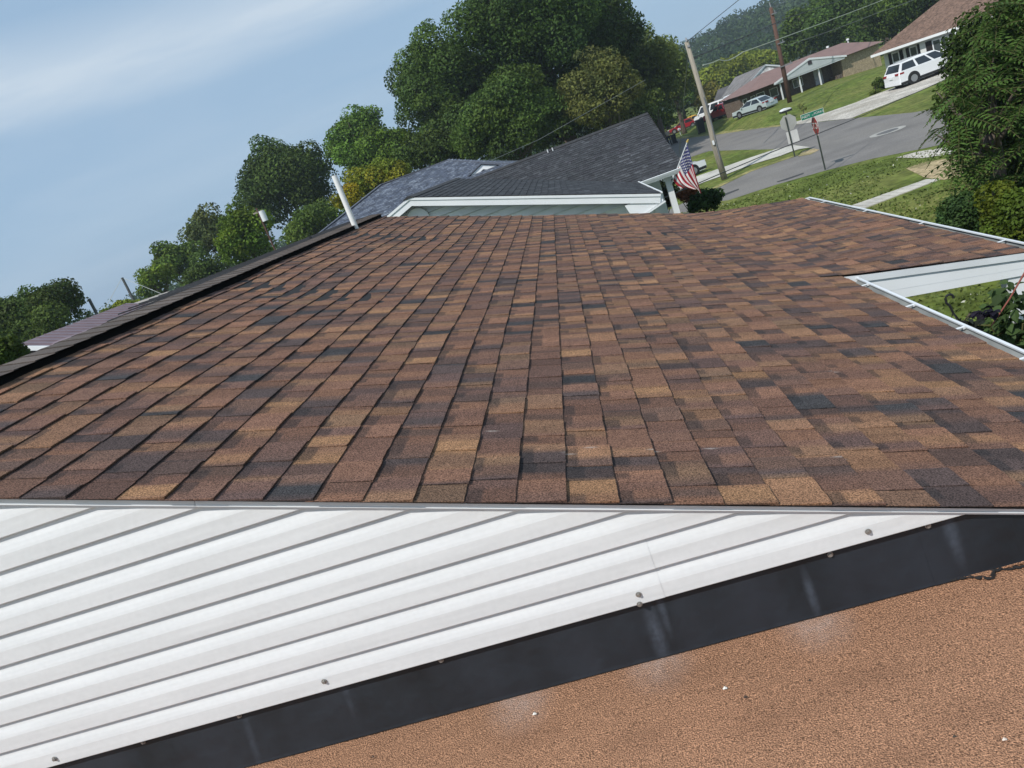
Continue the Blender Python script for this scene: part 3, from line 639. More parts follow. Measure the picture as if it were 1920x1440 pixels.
gw = MB().prism([G0+[-1.9, .3, -.8], G0+[0, .3, -.06], G0+[3.4, .3, -1.35], G0+[3.4, .3, -5], G0+[-1.9, .3, -5]], (0, 2.5, 0)).build('gable_wall', mat('pale_lap_siding', (.5, .5, .47), .7, .15, 3), bh)
for k in range(7):
    z_ = G0[2]-.18-.13*k; xa = G0[0]-(G0[2]-z_-.1)/.42; xb = G0[0]+(G0[2]-z_-.1)/.40
    MB().add([(xa, 29.85, z_-.13), (xb, 29.85, z_-.13), (xb, 29.89, z_), (xa, 29.89, z_)], [(0, 1, 2, 3)]).build('siding_board', mat('pale_lap_siding', (.5, .5, .47)), bh)
rbo = MB().prism([G0+[0, 0, 0], G0+[-2.0, 0, -.84], G0+[-2.0, 0, -1.04], G0+[0, 0, -.17]], (0, .08, 0)).prism([G0+[0, 0, 0], G0+[3.4, 0, -1.36], G0+[3.4, 0, -1.53], G0+[0, 0, -.17]], (0, .08, 0)); rbo.build('rake_board', WHITE, bh)
MB().prism([G0+[0, -.06, .03], G0+[3.5, -.06, -1.38], G0+[3.5, -.06, -1.34], G0+[0, -.06, .07], G0+[-2.05, -.06, -.80], G0+[-2.05, -.06, -.85]], (0, 4.0, 0)).build('gable_roof', mat('blue_cap', (.09, .1, .125)), bh)
q = atY(752, 336, 32.5); MB().tube([(q[0], 32.3, q[2]-.35), (q[0], 32.3, q[2])], .05, 8).build('vent_pipe', WHITE, bh)
# white eave corner poking out above our ridge, far left
q = atY(580, 449, 27.3); MB().prism([q+[-.55, 0, -.25], q+[0, 0, .06], q+[.5, 0, .08], q+[.5, 0, -.25]], (0, .4, 0)).build('eave_corner', WHITE, bh)

# ------------------------------------------------------------------ burgundy metal roof and tan roof on the left
BURG = mat('burgundy_metal_roof', (.165, .118, .132), .5, .12, 2.5, spec=.5)
bu = thing('burgundy_roof_house', 'house with a faded burgundy metal roof and round gable vent on the left', 'house', (-18, 25, GZ))
xb_, zb_ = -17.75, -.05; sb_ = math.tan(R(19))
ur = MB().prism([(xb_, 21.9, zb_), (xb_+6, 21.9, zb_-6*sb_), (xb_+6, 21.9, zb_-6*sb_-.08), (xb_, 21.9, zb_-.08), (xb_-3.2, 21.9, zb_-3.2*sb_-.08), (xb_-3.2, 21.9, zb_-3.2*sb_)], (0, 6.6, 0)).build('roof', BURG, bu)
for i in range(16):
    y_ = 22.15+.4*i; MB().prism([(xb_+.05, y_, zb_-.05*sb_), (xb_+5.95, y_, zb_-5.95*sb_), (xb_+5.95, y_, zb_-5.95*sb_+.03), (xb_+.05, y_, zb_-.05*sb_+.03)], (0, .04, 0)).build('roof_rib', BURG, ur)
MB().prism([(xb_, 21.84, zb_+.02), (xb_+6, 21.84, zb_-6*sb_+.02), (xb_+6, 21.84, zb_-6*sb_-.13), (xb_, 21.84, zb_-.13)], (0, .06, 0)).prism([(xb_, 21.84, zb_+.02), (xb_, 21.84, zb_-.13), (xb_-.75, 21.84, zb_-.75*sb_-.17), (xb_-.75, 21.84, zb_-.75*sb_+.0)], (0, .06, 0)).build('rake_board', WHITE, bu)
MB().prism([(xb_, 22.2, zb_-.1), (xb_+5.6, 22.2, zb_-5.8*sb_), (xb_+5.6, 22.2, GZ), (xb_-2.8, 22.2, GZ), (xb_-2.8, 22.2, zb_-3.0*sb_)], (0, 6, 0)).build('wall', mat('pale_wall', (.55, .54, .5), .8, .05), bu)
q = atY(33, 657, 22.1); MB().tube([(q[0]+.1, 22.19, q[2]), (q[0]+.1, 22.10, q[2])], .22, 20).build('gable_vent', mat('dark_vent', (.05, .04, .045), .8), bu)
MB().prism([(xb_-.9, 20.3, -1.02), (xb_+4.5, 20.3, -1.02), (xb_+4.5, 22.25, -.42), (xb_-.2, 22.25, -.42)], (0, 0, .05)).build('porch_roof', BURG, bu)
q = atY(128, 640, 22.6); MB().tube([(q[0], 22.6, q[2]-.5), (q[0], 22.6, q[2]+.1)], .03, 8).tube([(q[0], 22.6, q[2]+.1), (q[0]+.45, 22.6, q[2]-.02)], .025, 8).build('vent_pipe', WHITE, bu)
tn = thing('tan_roof_house', 'house with a pale tan roof seen edge on beyond the ridge', 'house', (-18, 36, GZ))
t0_, t1_ = atY(186, 594, 30), atY(318, 549, 41)
TAN = mat('tan_roof', (.42, .37, .32), .8, .15, 3)
MB().add([t0_+[0, 0, .08], t1_+[0, 0, .10], t1_+[4, 0, -1.3], t0_+[4, 0, -1.3]], [(0, 1, 2, 3)]).add([t0_+[0, 0, .08], t1_+[0, 0, .1], t1_+[-4, 0, -1.4], t0_+[-4, 0, -1.4]], [(0, 3, 2, 1)]).build('roof', TAN, tn)
MB().prism([t0_+[-3.4, .3, -1.3], t0_+[0, .3, -.0], t0_+[3.4, .3, -1.2], t0_+[3.4, .3, GZ-t0_[2]], t0_+[-3.4, .3, GZ-t0_[2]]], (t1_-t0_)*.95).build('wall', mat('pale_wall', (.55, .54, .5)), tn)

# ------------------------------------------------------------------ far houses
BRICKD = mat('brown_brick', (.14, .108, .085), .9, .2, 6, speck=.3, sscale=14)
BRICKT = mat('tan_brick', (.34, .27, .175), .9, .15, 4, speck=.25, sscale=9)
REDM = mat('red_brown_metal_roof', (.205, .130, .112), .6, .1, 1.5, spec=.4)
class Loc:
    """local frame of a far house: s along the front, t outwards, z up"""
    def __init__(s, O, u): s.O = np.array([O[0], O[1], 0.]); s.u = unit([u[0], u[1], 0]); s.n = np.array([s.u[1], -s.u[0], 0])
    def __call__(s, a, t, z): return s.O+s.u*a+s.n*t+np.array([0, 0, z])
    def box(s, mb, a0, a1, t0, t1, z0, z1):
        P = [s(a, t, z) for a in (a0, a1) for t in (t0, t1) for z in (z0, z1)]
        return mb.add(P, [(0, 1, 3, 2), (4, 6, 7, 5), (0, 4, 5, 1), (2, 3, 7, 6), (0, 2, 6, 4), (1, 5, 7, 3)])
def window(L, house_, a0, a1, z0, z1, t, shutters=None, mull=1, fr=.07):
    f = MB()
    for (p0, p1, q0, q1) in ((a0, a0+fr, z0, z1), (a1-fr, a1, z0, z1), (a0+fr, a1-fr, z0, z0+fr), (a0+fr, a1-fr, z1-fr, z1)): L.box(f, p0, p1, t, t+.06, q0, q1)
    for k in range(1, mull): m_ = a0+(a1-a0)*k/mull; L.box(f, m_-fr/2, m_+fr/2, t, t+.055, z0+fr, z1-fr)
    if z1-z0 > 1: L.box(f, a0+fr, a1-fr, t, t+.045, (z0+z1)/2-.03, (z0+z1)/2+.03)
    w_ = f.build('window', WHITE, house_); p = MB(); L.box(p, a0+.02, a1-.02, t+.005, t+.025, z0+.02, z1-.02); p.build('pane', mat('window_glass', (.05, .06, .07), .1, 0, spec=.8), w_)
    if shutters:
        for c0_, c1_ in ((a0-shutters-.03, a0-.03), (a1+.03, a1+.03+shutters)):
            sh = MB(); L.box(sh, c0_, c1_, t, t+.05, z0-.03, z1+.03)
            for k in range(10): zz_ = z0+(z1-z0)*(k+.5)/10; L.box(sh, c0_+.05, c1_-.05, t+.05, t+.065, zz_-.03, zz_+.03)
            sh.build('shutter', mat('dark_shutter', (.018, .013, .013), .7, .1), house_)
L = Loc((32.13, 88.19), (.95, .30)); bk_ = thing('brick_house', 'long brick ranch house with a red-brown roof and white porch posts', 'house', L(-4, -5, GZ))
b = MB(); L.box(b, -.45, 4.3, -5.0, 0, GZ-.3, -2.45); b.build('tan_wall', BRICKT, bk_)
b = MB(); L.box(b, -11.9, -.46, -5.0, -1.7, GZ-.3, -2.45); b.build('brown_wall', BRICKD, bk_)
b = MB(); L.box(b, -8.7, -.47, -1.7, .35, GZ-.2, -4.68); b.build('porch_floor', CONC, bk_)
mr_ = MB(); e0, e1, zt_, zr_ = -12.2, 4.7, -2.4, -1.08
P = [L(e0, .45, zt_), L(e1, .45, zt_), L(e1, -5.6, zt_), L(e0, -5.6, zt_), L(e0+4.2, -2.6, zr_), L(e1-2.6, -2.6, zr_)]
mr_.add(P, [(0, 1, 5, 4), (1, 2, 5), (2, 3, 4, 5), (3, 0, 4), (0, 3, 2, 1)]); mro = mr_.build('roof', REDM, bk_)
gr_ = MB(); ap = L(-4.45, .55, -1.30)
gl, gr2 = L(-9.0, .55, -2.42), L(-.1, .55, -2.36); bk0 = L(-4.45, -3.0, -1.30)
gr_.add([gl, ap, bk0, L(-9.0, -3.0, -2.42)], [(0, 1, 2, 3)]).add([ap, gr2, L(-.1, -3.0, -2.36), bk0], [(0, 1, 2, 3)]).build('gable_roof', REDM, bk_)
MB().prism([gl+[0, 0, -.12], ap+[0, 0, -.12], gr2+[0, 0, -.12]], L.n*-.25).build('gable_wall', mat('pale_gable', (.50, .53, .53), .7, .05), bk_)
MB().prism([gl+[0, 0, .02], ap+[0, 0, .03], ap+[0, 0, -.17], gl+[0, 0, -.17]], L.n*.05).prism([gr2+[0, 0, .02], gr2+[0, 0, -.17], ap+[0, 0, -.17], ap+[0, 0, .03]], L.n*.05).build('rake_board', WHITE, bk_)
b = MB(); L.box(b, -8.9, -.3, .25, .52, -2.62, -2.42); b.build('porch_beam', WHITE, bk_)
b = MB(); L.box(b, -4.7, -4.25, .551, .6, -1.92, -1.55); b.build('gable_vent', mat('dark_vent', (.05, .04, .045)), bk_)
for s_ in (-8.2, -5.9, -3.5):
    b = MB(); L.box(b, s_-.06, s_+.06, .24, .36, GZ-.1, -2.6); b.build('porch_post', WHITE, bk_)
b = MB(); L.box(b, -2.75, -1.75, -1.7, -1.63, -4.68, -2.7); dr = b.build('door', mat('pale_door', (.45, .47, .5), .5), bk_)
b = MB(); L.box(b, -2.68, -2.6, -1.63, -1.58, -3.8, -3.68); b.build('handle', mat('grey_metal', (.22, .23, .24)), dr)
window(L, bk_, -5.4, -4.2, -3.75, -2.85, -1.7, mull=2); window(L, bk_, -8.3, -7.3, -3.8, -2.9, -1.7)
for s_ in (-11.6, -10.6): window(L, bk_, s_, s_+.55, -3.9, -2.9, -1.7)
window(L, bk_, -9.9, -8.9, -4.1, -2.85, -1.7)
b = MB(); L.box(b, -1.35, -.75, -1.2, .1, GZ, -4.0); b.build('planter_wall', BRICKD, bk_)
for s_, z_ in ((.6, -1.45), (3.2, -1.45)):
    MB().tube([L(s_, -3.0, z_-.4), L(s_, -3.0, z_+.5)], .08, 8).tube([L(s_, -3, z_+.42), L(s_, -3, z_+.6)], [.17, .13], 8).build('vent_pipe', WHITE_AL, mro)
# grey weathered house beyond
GROOF = mat('grey_old_shingle', (.17, .16, .155), .95, .25, .8, speck=.2, sscale=3)
gA, gB, gE, gF = at(1435, 121, 93), at(1378, 145, 106), at(1397, 164, 91), at(1352, 184, 103)
gR = at(1490, 124, 94)
gh = thing('grey_house', 'weathered grey house with patched roof and peeling white gable left of the brick house', 'house', np.array([gE[0], gE[1], GZ]))
MB().prism([gA, gB, gF, gE], (0, 0, -.12)).prism([gA+[0, 0, .0], gR, gR+(gB-gA), gB], (0, 0, -.12)).build('roof', GROOF, gh)
MB().prism([gA+[.1, .2, -.15], gE+[.1, .2, -.15], gR+[0, .2, -.15]], (gB-gA)*.02).build('gable_wall', mat('peeling_white', (.5, .49, .47), .9, .5, 1.6, hue=(.12, .12, .12)), gh)
MB().prism([gA+[0, -.05, .03], gE+[0, -.05, .03], gE+[0, -.05, -.15], gA+[0, -.05, -.17]], (0, .1, 0)).prism([gA+[0, -.05, .03], gR+[0, -.05, .03], gR+[0, -.05, -.17], gA+[0, -.05, -.17]], (0, .1, 0)).build('rake_board', WHITE_AL, gh)
dz = lambda p: np.array([p[0], p[1], GZ])
GWM = mat('grey_plank_wall', (.22, .22, .22), .9, .25, 2, stretch=(5, 5, .4))
wl0, wl1 = gE+[.25, .6, -.1], gF+[.25, .6, -.1]
MB().add([dz(wl0), dz(wl1), wl1, wl0], [(0, 1, 2, 3)]).add([dz(wl0), wl0, gR+[0, .6, -2.4], dz(gR+[0, .6, 0])], [(0, 1, 2, 3)]).build('wall', GWM, gh)
c0_, c1_ = at(1357, 182, 99), at(1385, 170, 91.5)
MB().prism([c0_, c1_, c1_+[-1.4, -.9, -.9], c0_+[-1.4, -.9, -.9]], (0, 0, -.1)).build('carport_roof', WHITE_AL, gh)
MB().box((c1_+[-1.3, -.8, 0])*np.array([1, 1, 0])+[0, 0, (GZ+c1_[2]-1)/2], (.15, .15, c1_[2]-1-GZ)).build('carport_post', WHITE, gh)
lo_ = [at(1346, 168, 112), at(1372, 158, 108), at(1366, 178, 104), at(1338, 192, 108)]
MB().prism(lo_, (0, 0, -.12)).build('lower_roof', mat('dark_old_shingle', (.085, .08, .08), .95, .25, 1), gh)
u_ = unit((gR-gE)*np.array([1, 1, 0]))
for k in range(2):
    p = gE+[0, .3, -.6]+u_*(.5+1.4*k); MB().prism([p, p+u_*.8, p+u_*.8+[0, 0, -1.1], p+[0, 0, -1.1]], (0, .08, 0)).build('window', DARKGLASS, gh)
# white house on the right
L = Loc((26.0, 65.0), (.6, -.8)); wh = thing('white_house', 'white bungalow with dark shutters and a brown hip roof behind the parked suv', 'house', L(4, -4, GZ))
WS = mat('white_board_wall', (.66, .665, .64), .6, .05, 2, stretch=(1, 1, 8))
b = MB(); L.box(b, .3, 3.4, -9, -.5, GZ, -2.45); L.box(b, 3.4, 13.0, -9, 0, GZ, -2.45); b.build('wall', WS, wh)
BR = mat('brown_old_shingle', (.15, .095, .07), .95, .2, 1.5, speck=.35, sscale=6)
P = [L(-.1, .45, -2.42), L(13.6, .45, -2.42), L(13.6, -9.5, -2.42), L(-.1, -9.5, -2.42), L(4.3, -4.5, .1), L(10, -4.5, .1)]
MB().add(P, [(0, 1, 5, 4), (1, 2, 5), (2, 3, 4, 5), (3, 0, 4), (0, 3, 2, 1)]).build('roof', BR, wh)
b = MB(); L.box(b, -.12, 13.6, .44, .50, -2.60, -2.42); b.build('fascia_board', WHITE, wh)
b = MB(); L.box(b, 3.25, 13.0, .02, .16, GZ, -4.05); b.build('stone_skirt', mat('cream_stone', (.55, .48, .36), .9, .2, 5), wh)
window(L, wh, .95, 1.55, -4.2, -2.8, -.49, shutters=.24); window(L, wh, 2.35, 2.95, -4.2, -2.8, -.49, shutters=.24)
window(L, wh, 4.35, 5.55, -3.75, -2.8, .02, shutters=.45, mull=2); window(L, wh, 8.2, 9.4, -3.75, -2.8, .02, shutters=.45, mull=2)
b = MB(); L.box(b, 6.6, 7.4, -.02, .05, -4.6, -2.65); b.build('door', mat('dark_door', (.06, .055, .06), .5), wh)
b = MB(); L.box(b, 6.45, 6.58, .9, 1.03, GZ, -2.6); b.build('porch_post', WHITE, wh)

# grassy bank rising from the street to the brick house
bkm = MB(); nx_, ny_ = 40, 50
def bank(x_, y_):
    f = min(1, max(0, (x_-16.9)/2.4)); f = f*f*(3-2*f); g = min(1, max(0, (y_-66)/9)); h_ = min(1, max(0, (40-x_)/10)); k_ = min(1, max(0, (118-y_)/14))
    return GZ-.01+.70*f*g*h_*k_
for j in range(ny_+1):
    for i in range(nx_+1): x_, y_ = 16.5+25*i/nx_, 64+56*j/ny_; bkm.v.append((x_, y_, bank(x_, y_)))
bkm.n = len(bkm.v); bkm.f = [(j*(nx_+1)+i, j*(nx_+1)+i+1, (j+1)*(nx_+1)+i+1, (j+1)*(nx_+1)+i) for j in range(ny_) for i in range(nx_)]
bkm.build('lawn_bank', GRASS, smooth=True, kind='structure')
# ------------------------------------------------------------------ vehicles
TYRE = mat('tyre_rubber', (.012, .012, .012), .8, .1); RIM = mat('alloy', (.35, .36, .37), .35, .05, metal=.7)
def loft(mb, secs):
    n = len(secs[0]); k = mb.n
    V = [p for s_ in secs for p in s_]
    F = [(i*n+j, i*n+(j+1) % n, (i+1)*n+(j+1) % n, (i+1)*n+j) for i in range(len(secs)-1) for j in range(n)]
    F += [tuple(range(n))[::-1], tuple(range((len(secs)-1)*n, len(secs)*n))]
    return mb.add(V, F)
def vehicle(name, label, loc, head, prof, cabin, W, paint, wheels, wr, glass_mat=None, roof_paint=None, rear_glass=True, skirt=True, group=None, wagon=False, split=(.5,), tail_z=.8, pitch=0):
    """x forward from rear bumper, z up; prof: outline of the lower body, cabin: outline of the greenhouse (bottom rear, top rear, top front, bottom front)"""
    t = thing(name, label, 'car', loc, head); o0 = np.array(loc, float)
    def W3(x, y, z): return o0+np.array([x-prof_len/2, y, z])
    prof_len = max(p[0] for p in prof)
    def sec(pf, y, inset, zs=0): 
        cx_ = prof_len/2; return [W3(cx_+(p[0]-cx_)*(1-inset), y, p[1]) for p in pf]
    h = W/2; body = MB()
    loft(body, [sec(prof, -h+.0, .022), sec(prof, -h+.06, .004), sec(prof, -h*.5, 0), sec(prof, h*.5, 0), sec(prof, h-.06, .004), sec(prof, h, .022)])
    bo = body.build('body', paint, t)
    (xr0, zr0), (xr1, zr1), (xf1, zf1), (xf0, zf0) = cabin; ti = .16
    cb_ = MB(); A_ = [W3(xr0, -h+.05, zr0), W3(xf0, -h+.05, zf0), W3(xf0, h-.05, zf0), W3(xr0, h-.05, zr0)]; B2 = [W3(xr1, -h+.05+ti, zr1), W3(xf1, -h+.05+ti, zf1), W3(xf1, h-.05-ti, zf1), W3(xr1, h-.05-ti, zr1)]
    xm = (xr1+xf1)/2
    cb_.add(A_+B2+[W3(xm, -h+.05+ti+.06, max(zr1, zf1)+.05), W3(xm, h-.05-ti-.06, max(zr1, zf1)+.05)], [(0, 1, 5, 4), (2, 3, 7, 6), (1, 2, 6, 5), (3, 0, 4, 7), (4, 5, 8), (5, 6, 9, 8), (6, 7, 9), (7, 4, 8, 9)])
    cb_.build('cabin', roof_paint or paint, bo)
    G = glass_mat or DARKGLASS
    def lerp(p, q, a): return p+(q-p)*a
    for side, (a, b_, c, d) in ((-1, (A_[0], A_[1], B2[1], B2[0])), (1, (A_[3], A_[2], B2[2], B2[3]))):
        cuts = [0]+list(split)+[1]; off = np.array([0, side*.012, 0.006])
        for i in range(len(cuts)-1):
            u0_, u1_ = cuts[i]+.025, cuts[i+1]-.025; u0_ = max(u0_, .04); u1_ = min(u1_, .96)
            q = [lerp(lerp(a, b_, u0_), lerp(d, c, u0_), .08), lerp(lerp(a, b_, u1_), lerp(d, c, u1_), .08), lerp(lerp(a, b_, u1_), lerp(d, c, u1_), .86), lerp(lerp(a, b_, u0_), lerp(d, c, u0_), .86)]
            MB().add([p+off for p in q], [(0, 1, 2, 3)]).build('side_window', G, bo)
    for nm, (a, b_, c, d), off in (('windscreen', (A_[1], A_[2], B2[2], B2[1]), (.012, 0, .008)), ('rear_window', (A_[0], A_[3], B2[3], B2[0]), (-.012, 0, .008))):
        q = [lerp(lerp(a, b_, .07), lerp(d, c, .07), .08), lerp(lerp(a, b_, .93), lerp(d, c, .93), .08), lerp(lerp(a, b_, .93), lerp(d, c, .93), .88), lerp(lerp(a, b_, .07), lerp(d, c, .07), .88)]
        MB().add([p+np.array(off) for p in q], [(0, 1, 2, 3)]).build(nm, G, bo)
    for (wx) in wheels:
        for sd in (-1, 1):
            c = W3(wx, sd*(h-.10), wr)
            ar = MB(); 
            ar.tube([c+[0, -sd*.1, .02], c+[0, sd*.104, .02]], wr*1.16, 24); ar.build('wheel_arch', BLACKPL, bo)
            wt = MB().tube([c+[0, -sd*.09, 0], c+[0, sd*.09, 0], c+[0, sd*.115, 0]], [wr, wr, wr*.93], 24); wo_ = wt.build('wheel', TYRE, t)
            rm = MB(); rm.tube([c+[0, sd*.10, 0], c+[0, sd*.121, 0]], wr*.62, 20)
            for k in range(5): a = k*2*math.pi/5; rm.box(c+np.array([math.cos(a)*wr*.36, sd*.124, math.sin(a)*wr*.36]), (wr*.5, .012, wr*.14), np.array([[math.cos(a), 0, -math.sin(a)], [0, 1, 0], [math.sin(a), 0, math.cos(a)]]))
            rm.build('rim', RIM, wo_)
    for sd in (-1, 1):
        MB().box(W3(.07, sd*(h-.26), tail_z), (.16, .34, .13)).box(W3(.26, sd*(h-.012), tail_z), (.30, .05, .10)).build('tail_light', mat('red_lamp', (.25, .01, .015), .2, 0), bo)
        MB().box(W3(prof_len-.12, sd*(h-.3), .66), (.26, .36, .13)).build('headlight', mat('clear_lamp', (.6, .62, .65), .15, 0), bo)
        MB().box(W3(cabin[3][0]-.25, sd*(h+.06), cabin[3][1]+.06), (.12, .18, .12)).build('mirror', paint, bo)
    if skirt:
        MB().box(W3(prof_len/2, 0, .30), (prof_len*.97, W+.015, .17)).build('skirt', BLACKPL, bo)
    MB().box(W3(-.008, 0, tail_z-.17), (.02, .42, .14)).build('number_plate', WHITE, bo)
    return t
PWH = mat('white_car_paint', (.74, .75, .76), .25, 0, coat=.5); PRD = mat('red_car_paint', (.27, .012, .02), .3, 0, coat=.5); PBL = mat('pale_blue_car_paint', (.42, .49, .50), .3, 0, coat=.5)
PYL = mat('yellow_car_paint', (.62, .33, .03), .35, 0, coat=.4)
suvp = [(0, .28), (.03, .62), (.02, .9), (.10, 1.10), (4.0, 1.06), (4.85, .98), (5.05, .78), (5.08, .35), (4.95, .22), (.12, .22)]
vehicle('parked_suv', 'large white suv parked on the gravel drive before the white house', tuple(gp(1675, 170)+np.array([2.5, .35, .02])), R(8), suvp, [(.12, 1.08), (.45, 1.66), (2.9, 1.70), (3.85, 1.06)], 1.98, PWH, (1.05, 4.0), .39, split=(.36, .68), tail_z=.98)
sedp = [(0, .3), (.02, .62), (.08, .86), (.9, .90), (3.1, .86), (4.2, .74), (4.45, .58), (4.45, .28), (4.3, .18), (.1, .18)]
sedc = [(.55, .88), (1.15, 1.36), (2.3, 1.38), (3.25, .86)]
vehicle('parked_sedan', 'pale silver blue sedan parked on the grass before the brick house', tuple(at(1417, 212, 75)), R(124), sedp, sedc, 1.75, PBL, (.85, 3.5), .31, split=(.5,))
trp = [(0, .42), (.02, .98), (.3, 1.0), (2.2, 1.0), (3.6, 1.02), (5.0, .95), (5.25, .8), (5.25, .4), (5.1, .3), (.1, .36)]
vehicle('pickup_truck', 'red pickup truck parked beside the pale sedan', tuple(at(1362, 219, 88)), R(130), trp, [(2.0, 1.0), (2.2, 1.62), (3.1, 1.64), (3.8, 1.02)], 1.95, PRD, (1.05, 4.2), .39, split=(.5,))
vap = [(0, .35), (.02, .9), (.05, 1.15), (4.2, 1.15), (5.1, 1.05), (5.35, .8), (5.35, .35), (5.2, .25), (.1, .25)]
vehicle('parked_van', 'white van with dark side windows parked behind the red pickup', tuple(at(1344, 222, 95)), R(135), vap, [(.06, 1.14), (.2, 2.02), (4.0, 2.02), (4.7, 1.14)], 1.98, PWH, (1.1, 4.2), .37, split=(.3, .6))
c_ = (gp(1260, 250)+gp(1308, 237))/2
vehicle('red_car', 'red car parked at the far left side of the street', tuple(c_+np.array([-.2, -1.2, 0])), R(180)-R(14), sedp, sedc, 1.75, PRD, (.85, 3.5), .32)
vehicle('yellow_car', 'yellow car parked just behind the red car', tuple(c_+np.array([1.6, 3.6, 0])), R(180)-R(14), sedp, sedc, 1.75, PYL, (.85, 3.5), .32)
vehicle('white_car', 'white car partly hidden behind the neighbour porch post and flag', tuple(gp(1264, 346)+np.array([0, 1.0, 0])), R(20), sedp, sedc, 1.75, PWH, (.85, 3.5), .32)

# ------------------------------------------------------------------ street furniture
WOODP = mat('weathered_pole_wood', (.28, .25, .20), .9, .3, 3, stretch=(6, 6, .5), bump=.4, bscale=20); WOODB = mat('brown_pole_wood', (.10, .055, .04), .9, .25, 3, stretch=(6, 6, .5))
WIRE = mat('dark_wire', (.03, .03, .032), .6, 0); WIREL = mat('pale_wire', (.42, .45, .36), .6, 0); WIREG = mat('grey_wire', (.16, .17, .16), .6, 0)
pb0 = gp(1359, 336)
def top_of(base, x, y): # height where the vertical over base passes image point
    d = ray(x, y); t = (base[0]*d[0]+base[1]*d[1])/(d[0]**2+d[1]**2); return d*t
up = thing('utility_pole', 'pale weathered wooden utility pole standing by the sidewalk', 'utility pole', pb0)
pt = top_of(pb0, 1287, 78); lean = np.array([pt[0], pt[1], pt[2]]); mid = pb0*.45+lean*.55+np.array([.05, 0, 0])
pole = MB().tube([pb0+[0, 0, -.2], pb0*.75+lean*.25+[-.04, 0, 0], mid, lean], [.175, .16, .14, .11], 12).build('pole', WOODP, up, smooth=True)
MB().box(lean+[.02, 0, -.25], (.12, .3, .1)).tube([lean+[0, -.1, .0], lean+[0, -.1, .18]], [.05, .03], 8).build('insulator', mat('ceramic', (.3, .3, .31), .4), up)
MB().tube([mid+[0, -.17, .4], mid+[.02, -.2, -1.0], pb0*.85+lean*.15+[0, -.21, 0]], .025, 6).build('conduit', mat('grey_metal', (.22, .23, .24)), up)
q = pb0*.72+lean*.28; MB().box(q+[-.1, -.2, 0], (.1, .06, .22)).build('pole_tag', WHITE, up)
def wire(label, pts, rad, m, sag=0, nm='power_line'):
    P = []
    for i in range(len(pts)-1):
        a, b = np.array(pts[i], float), np.array(pts[i+1], float)
        for k in range(13 if i == len(pts)-2 else 12):
            t = k/12; P.append(a*(1-t)+b*t-np.array([0, 0, sag*4*t*(1-t)]))
    return tag(MB().tube(P, rad, 6).build(nm, m), label, 'power line')
lt = lean+np.array([.05, 0, -.1])
wire('thick dark cable running up right from the weathered pole top', [lt+[0, 0, -.75], at(1470, 36, 60), at(1660, -30, 82)], .035, WIRE, .05)
wire('thin wire rising steeply from the weathered pole top across the sky', [lt+[0, 0, .1], at(1395, -8, 34)], .014, WIRE)
wire('pale sagging cable passing above the brick house roof', [at(1318, 122, 46), at(1348, 112, 50), at(1366, 113, 53), at(1392, 98, 56), at(1640, 6, 84), at(1700, -20, 88)], .036, WIREL, .04)
wire('thin grey wire below the pale sagging cable', [at(1476, 85, 74), at(1640, 26, 82), at(1760, -20, 86)], .028, WIREG, .1)
wire('faint upper wire crossing behind the brown pole', [at(1425, 28, 70), at(1452, 14, 71), at(1475, 0, 72), at(1500, -15, 74)], .022, WIREG)
wire('guy wire stretched down from the weathered pole', [lean+[0, 0, -.35], gp(1261, 256)*.62+np.array([0, 0, -1.9])], .017, WIREG, 0, 'guy_wire')
wire('dark service wire dipping low in front of the street and signs', [at(1165, 404, 18.2), at(1262, 364, 21), at(1350, 326, 24), at(1450, 284, 27), at(1600, 224, 33), at(1740, 164, 38), at(1860, 108, 42)], .016, WIRE, .0)
wire('pair of thin wires crossing the dark trees above the charcoal roof', [at(905, 308, 40), at(1010, 262, 44), at(1120, 200, 50), at(1210, 150, 56)], .018, WIREG)
rb0 = gp(1484, 206); bp = thing('brown_pole', 'dark brown utility pole beside the brick house lawn', 'utility pole', rb0)
rt = top_of(rb0, 1445, 14)
MB().tube([rb0, rt], [.23, .16], 12).build('pole', WOODB, bp, smooth=True)
for zz_, w_ in ((-.6, .35), (-3.2, .5), (-5.2, .9)):
    MB().box(rt+[.1, -.2, zz_], (w_*1.3, .12, .09)).tube([rt+[w_*.6, -.2, zz_], rt+[w_*.6, -.2, zz_+.25]], .05, 8).build('bracket', mat('grey_metal', (.22, .23, .24)), bp)
MB().tube([rt+[0, 0, 0], rt+[0, 0, .45]], .04, 8).build('insulator', mat('ceramic', (.3, .3, .31)), bp)
# far left poles
for (x0_, y0_, x1_, y1_, dpt, lab, can) in ((520, 478, 479, 392, 44, 'utility pole with white transformer can among the left trees', True), (247, 556, 231, 520, 60, 'bare grey pole top rising above the tan roof', None), (177, 580, 167, 560, 50, 'short dark post sticking up beside the left tree', False)):
    a, b = at(x0_, y0_, dpt), at(x1_, y1_, dpt); d = unit(b-a); base = np.array([a[0], a[1], GZ])
    t_ = thing('utility_pole', lab, 'utility pole', base, 0)
    MB().tube([base, np.array([a[0], a[1], b[2]])], [.065, .05] if can else [.12, .10], 10).build('pole', WOODB if can else mat('dull_grey_pole', (.10, .105, .11), .7), t_)
    if can:
        MB().tube([np.array([a[0]+.26, a[1]-.15, b[2]-.85]), np.array([a[0]+.26, a[1]-.15, b[2]-.25])], .17, 14).build('transformer', WHITE_AL, t_)
        MB().box((a[0], a[1], b[2]-.25), (.6, .08, .08)).build('crossarm', WOODP, t_)
    elif dpt == 60:
        for e in (-3.5, 2.6): MB().tube([np.array([a[0], a[1], b[2]]), np.array([a[0]+e, a[1], b[2]-2.4])], .018, 5).build('stay_wire', mat('pale_stay', (.6, .62, .63), .6, 0), t_)
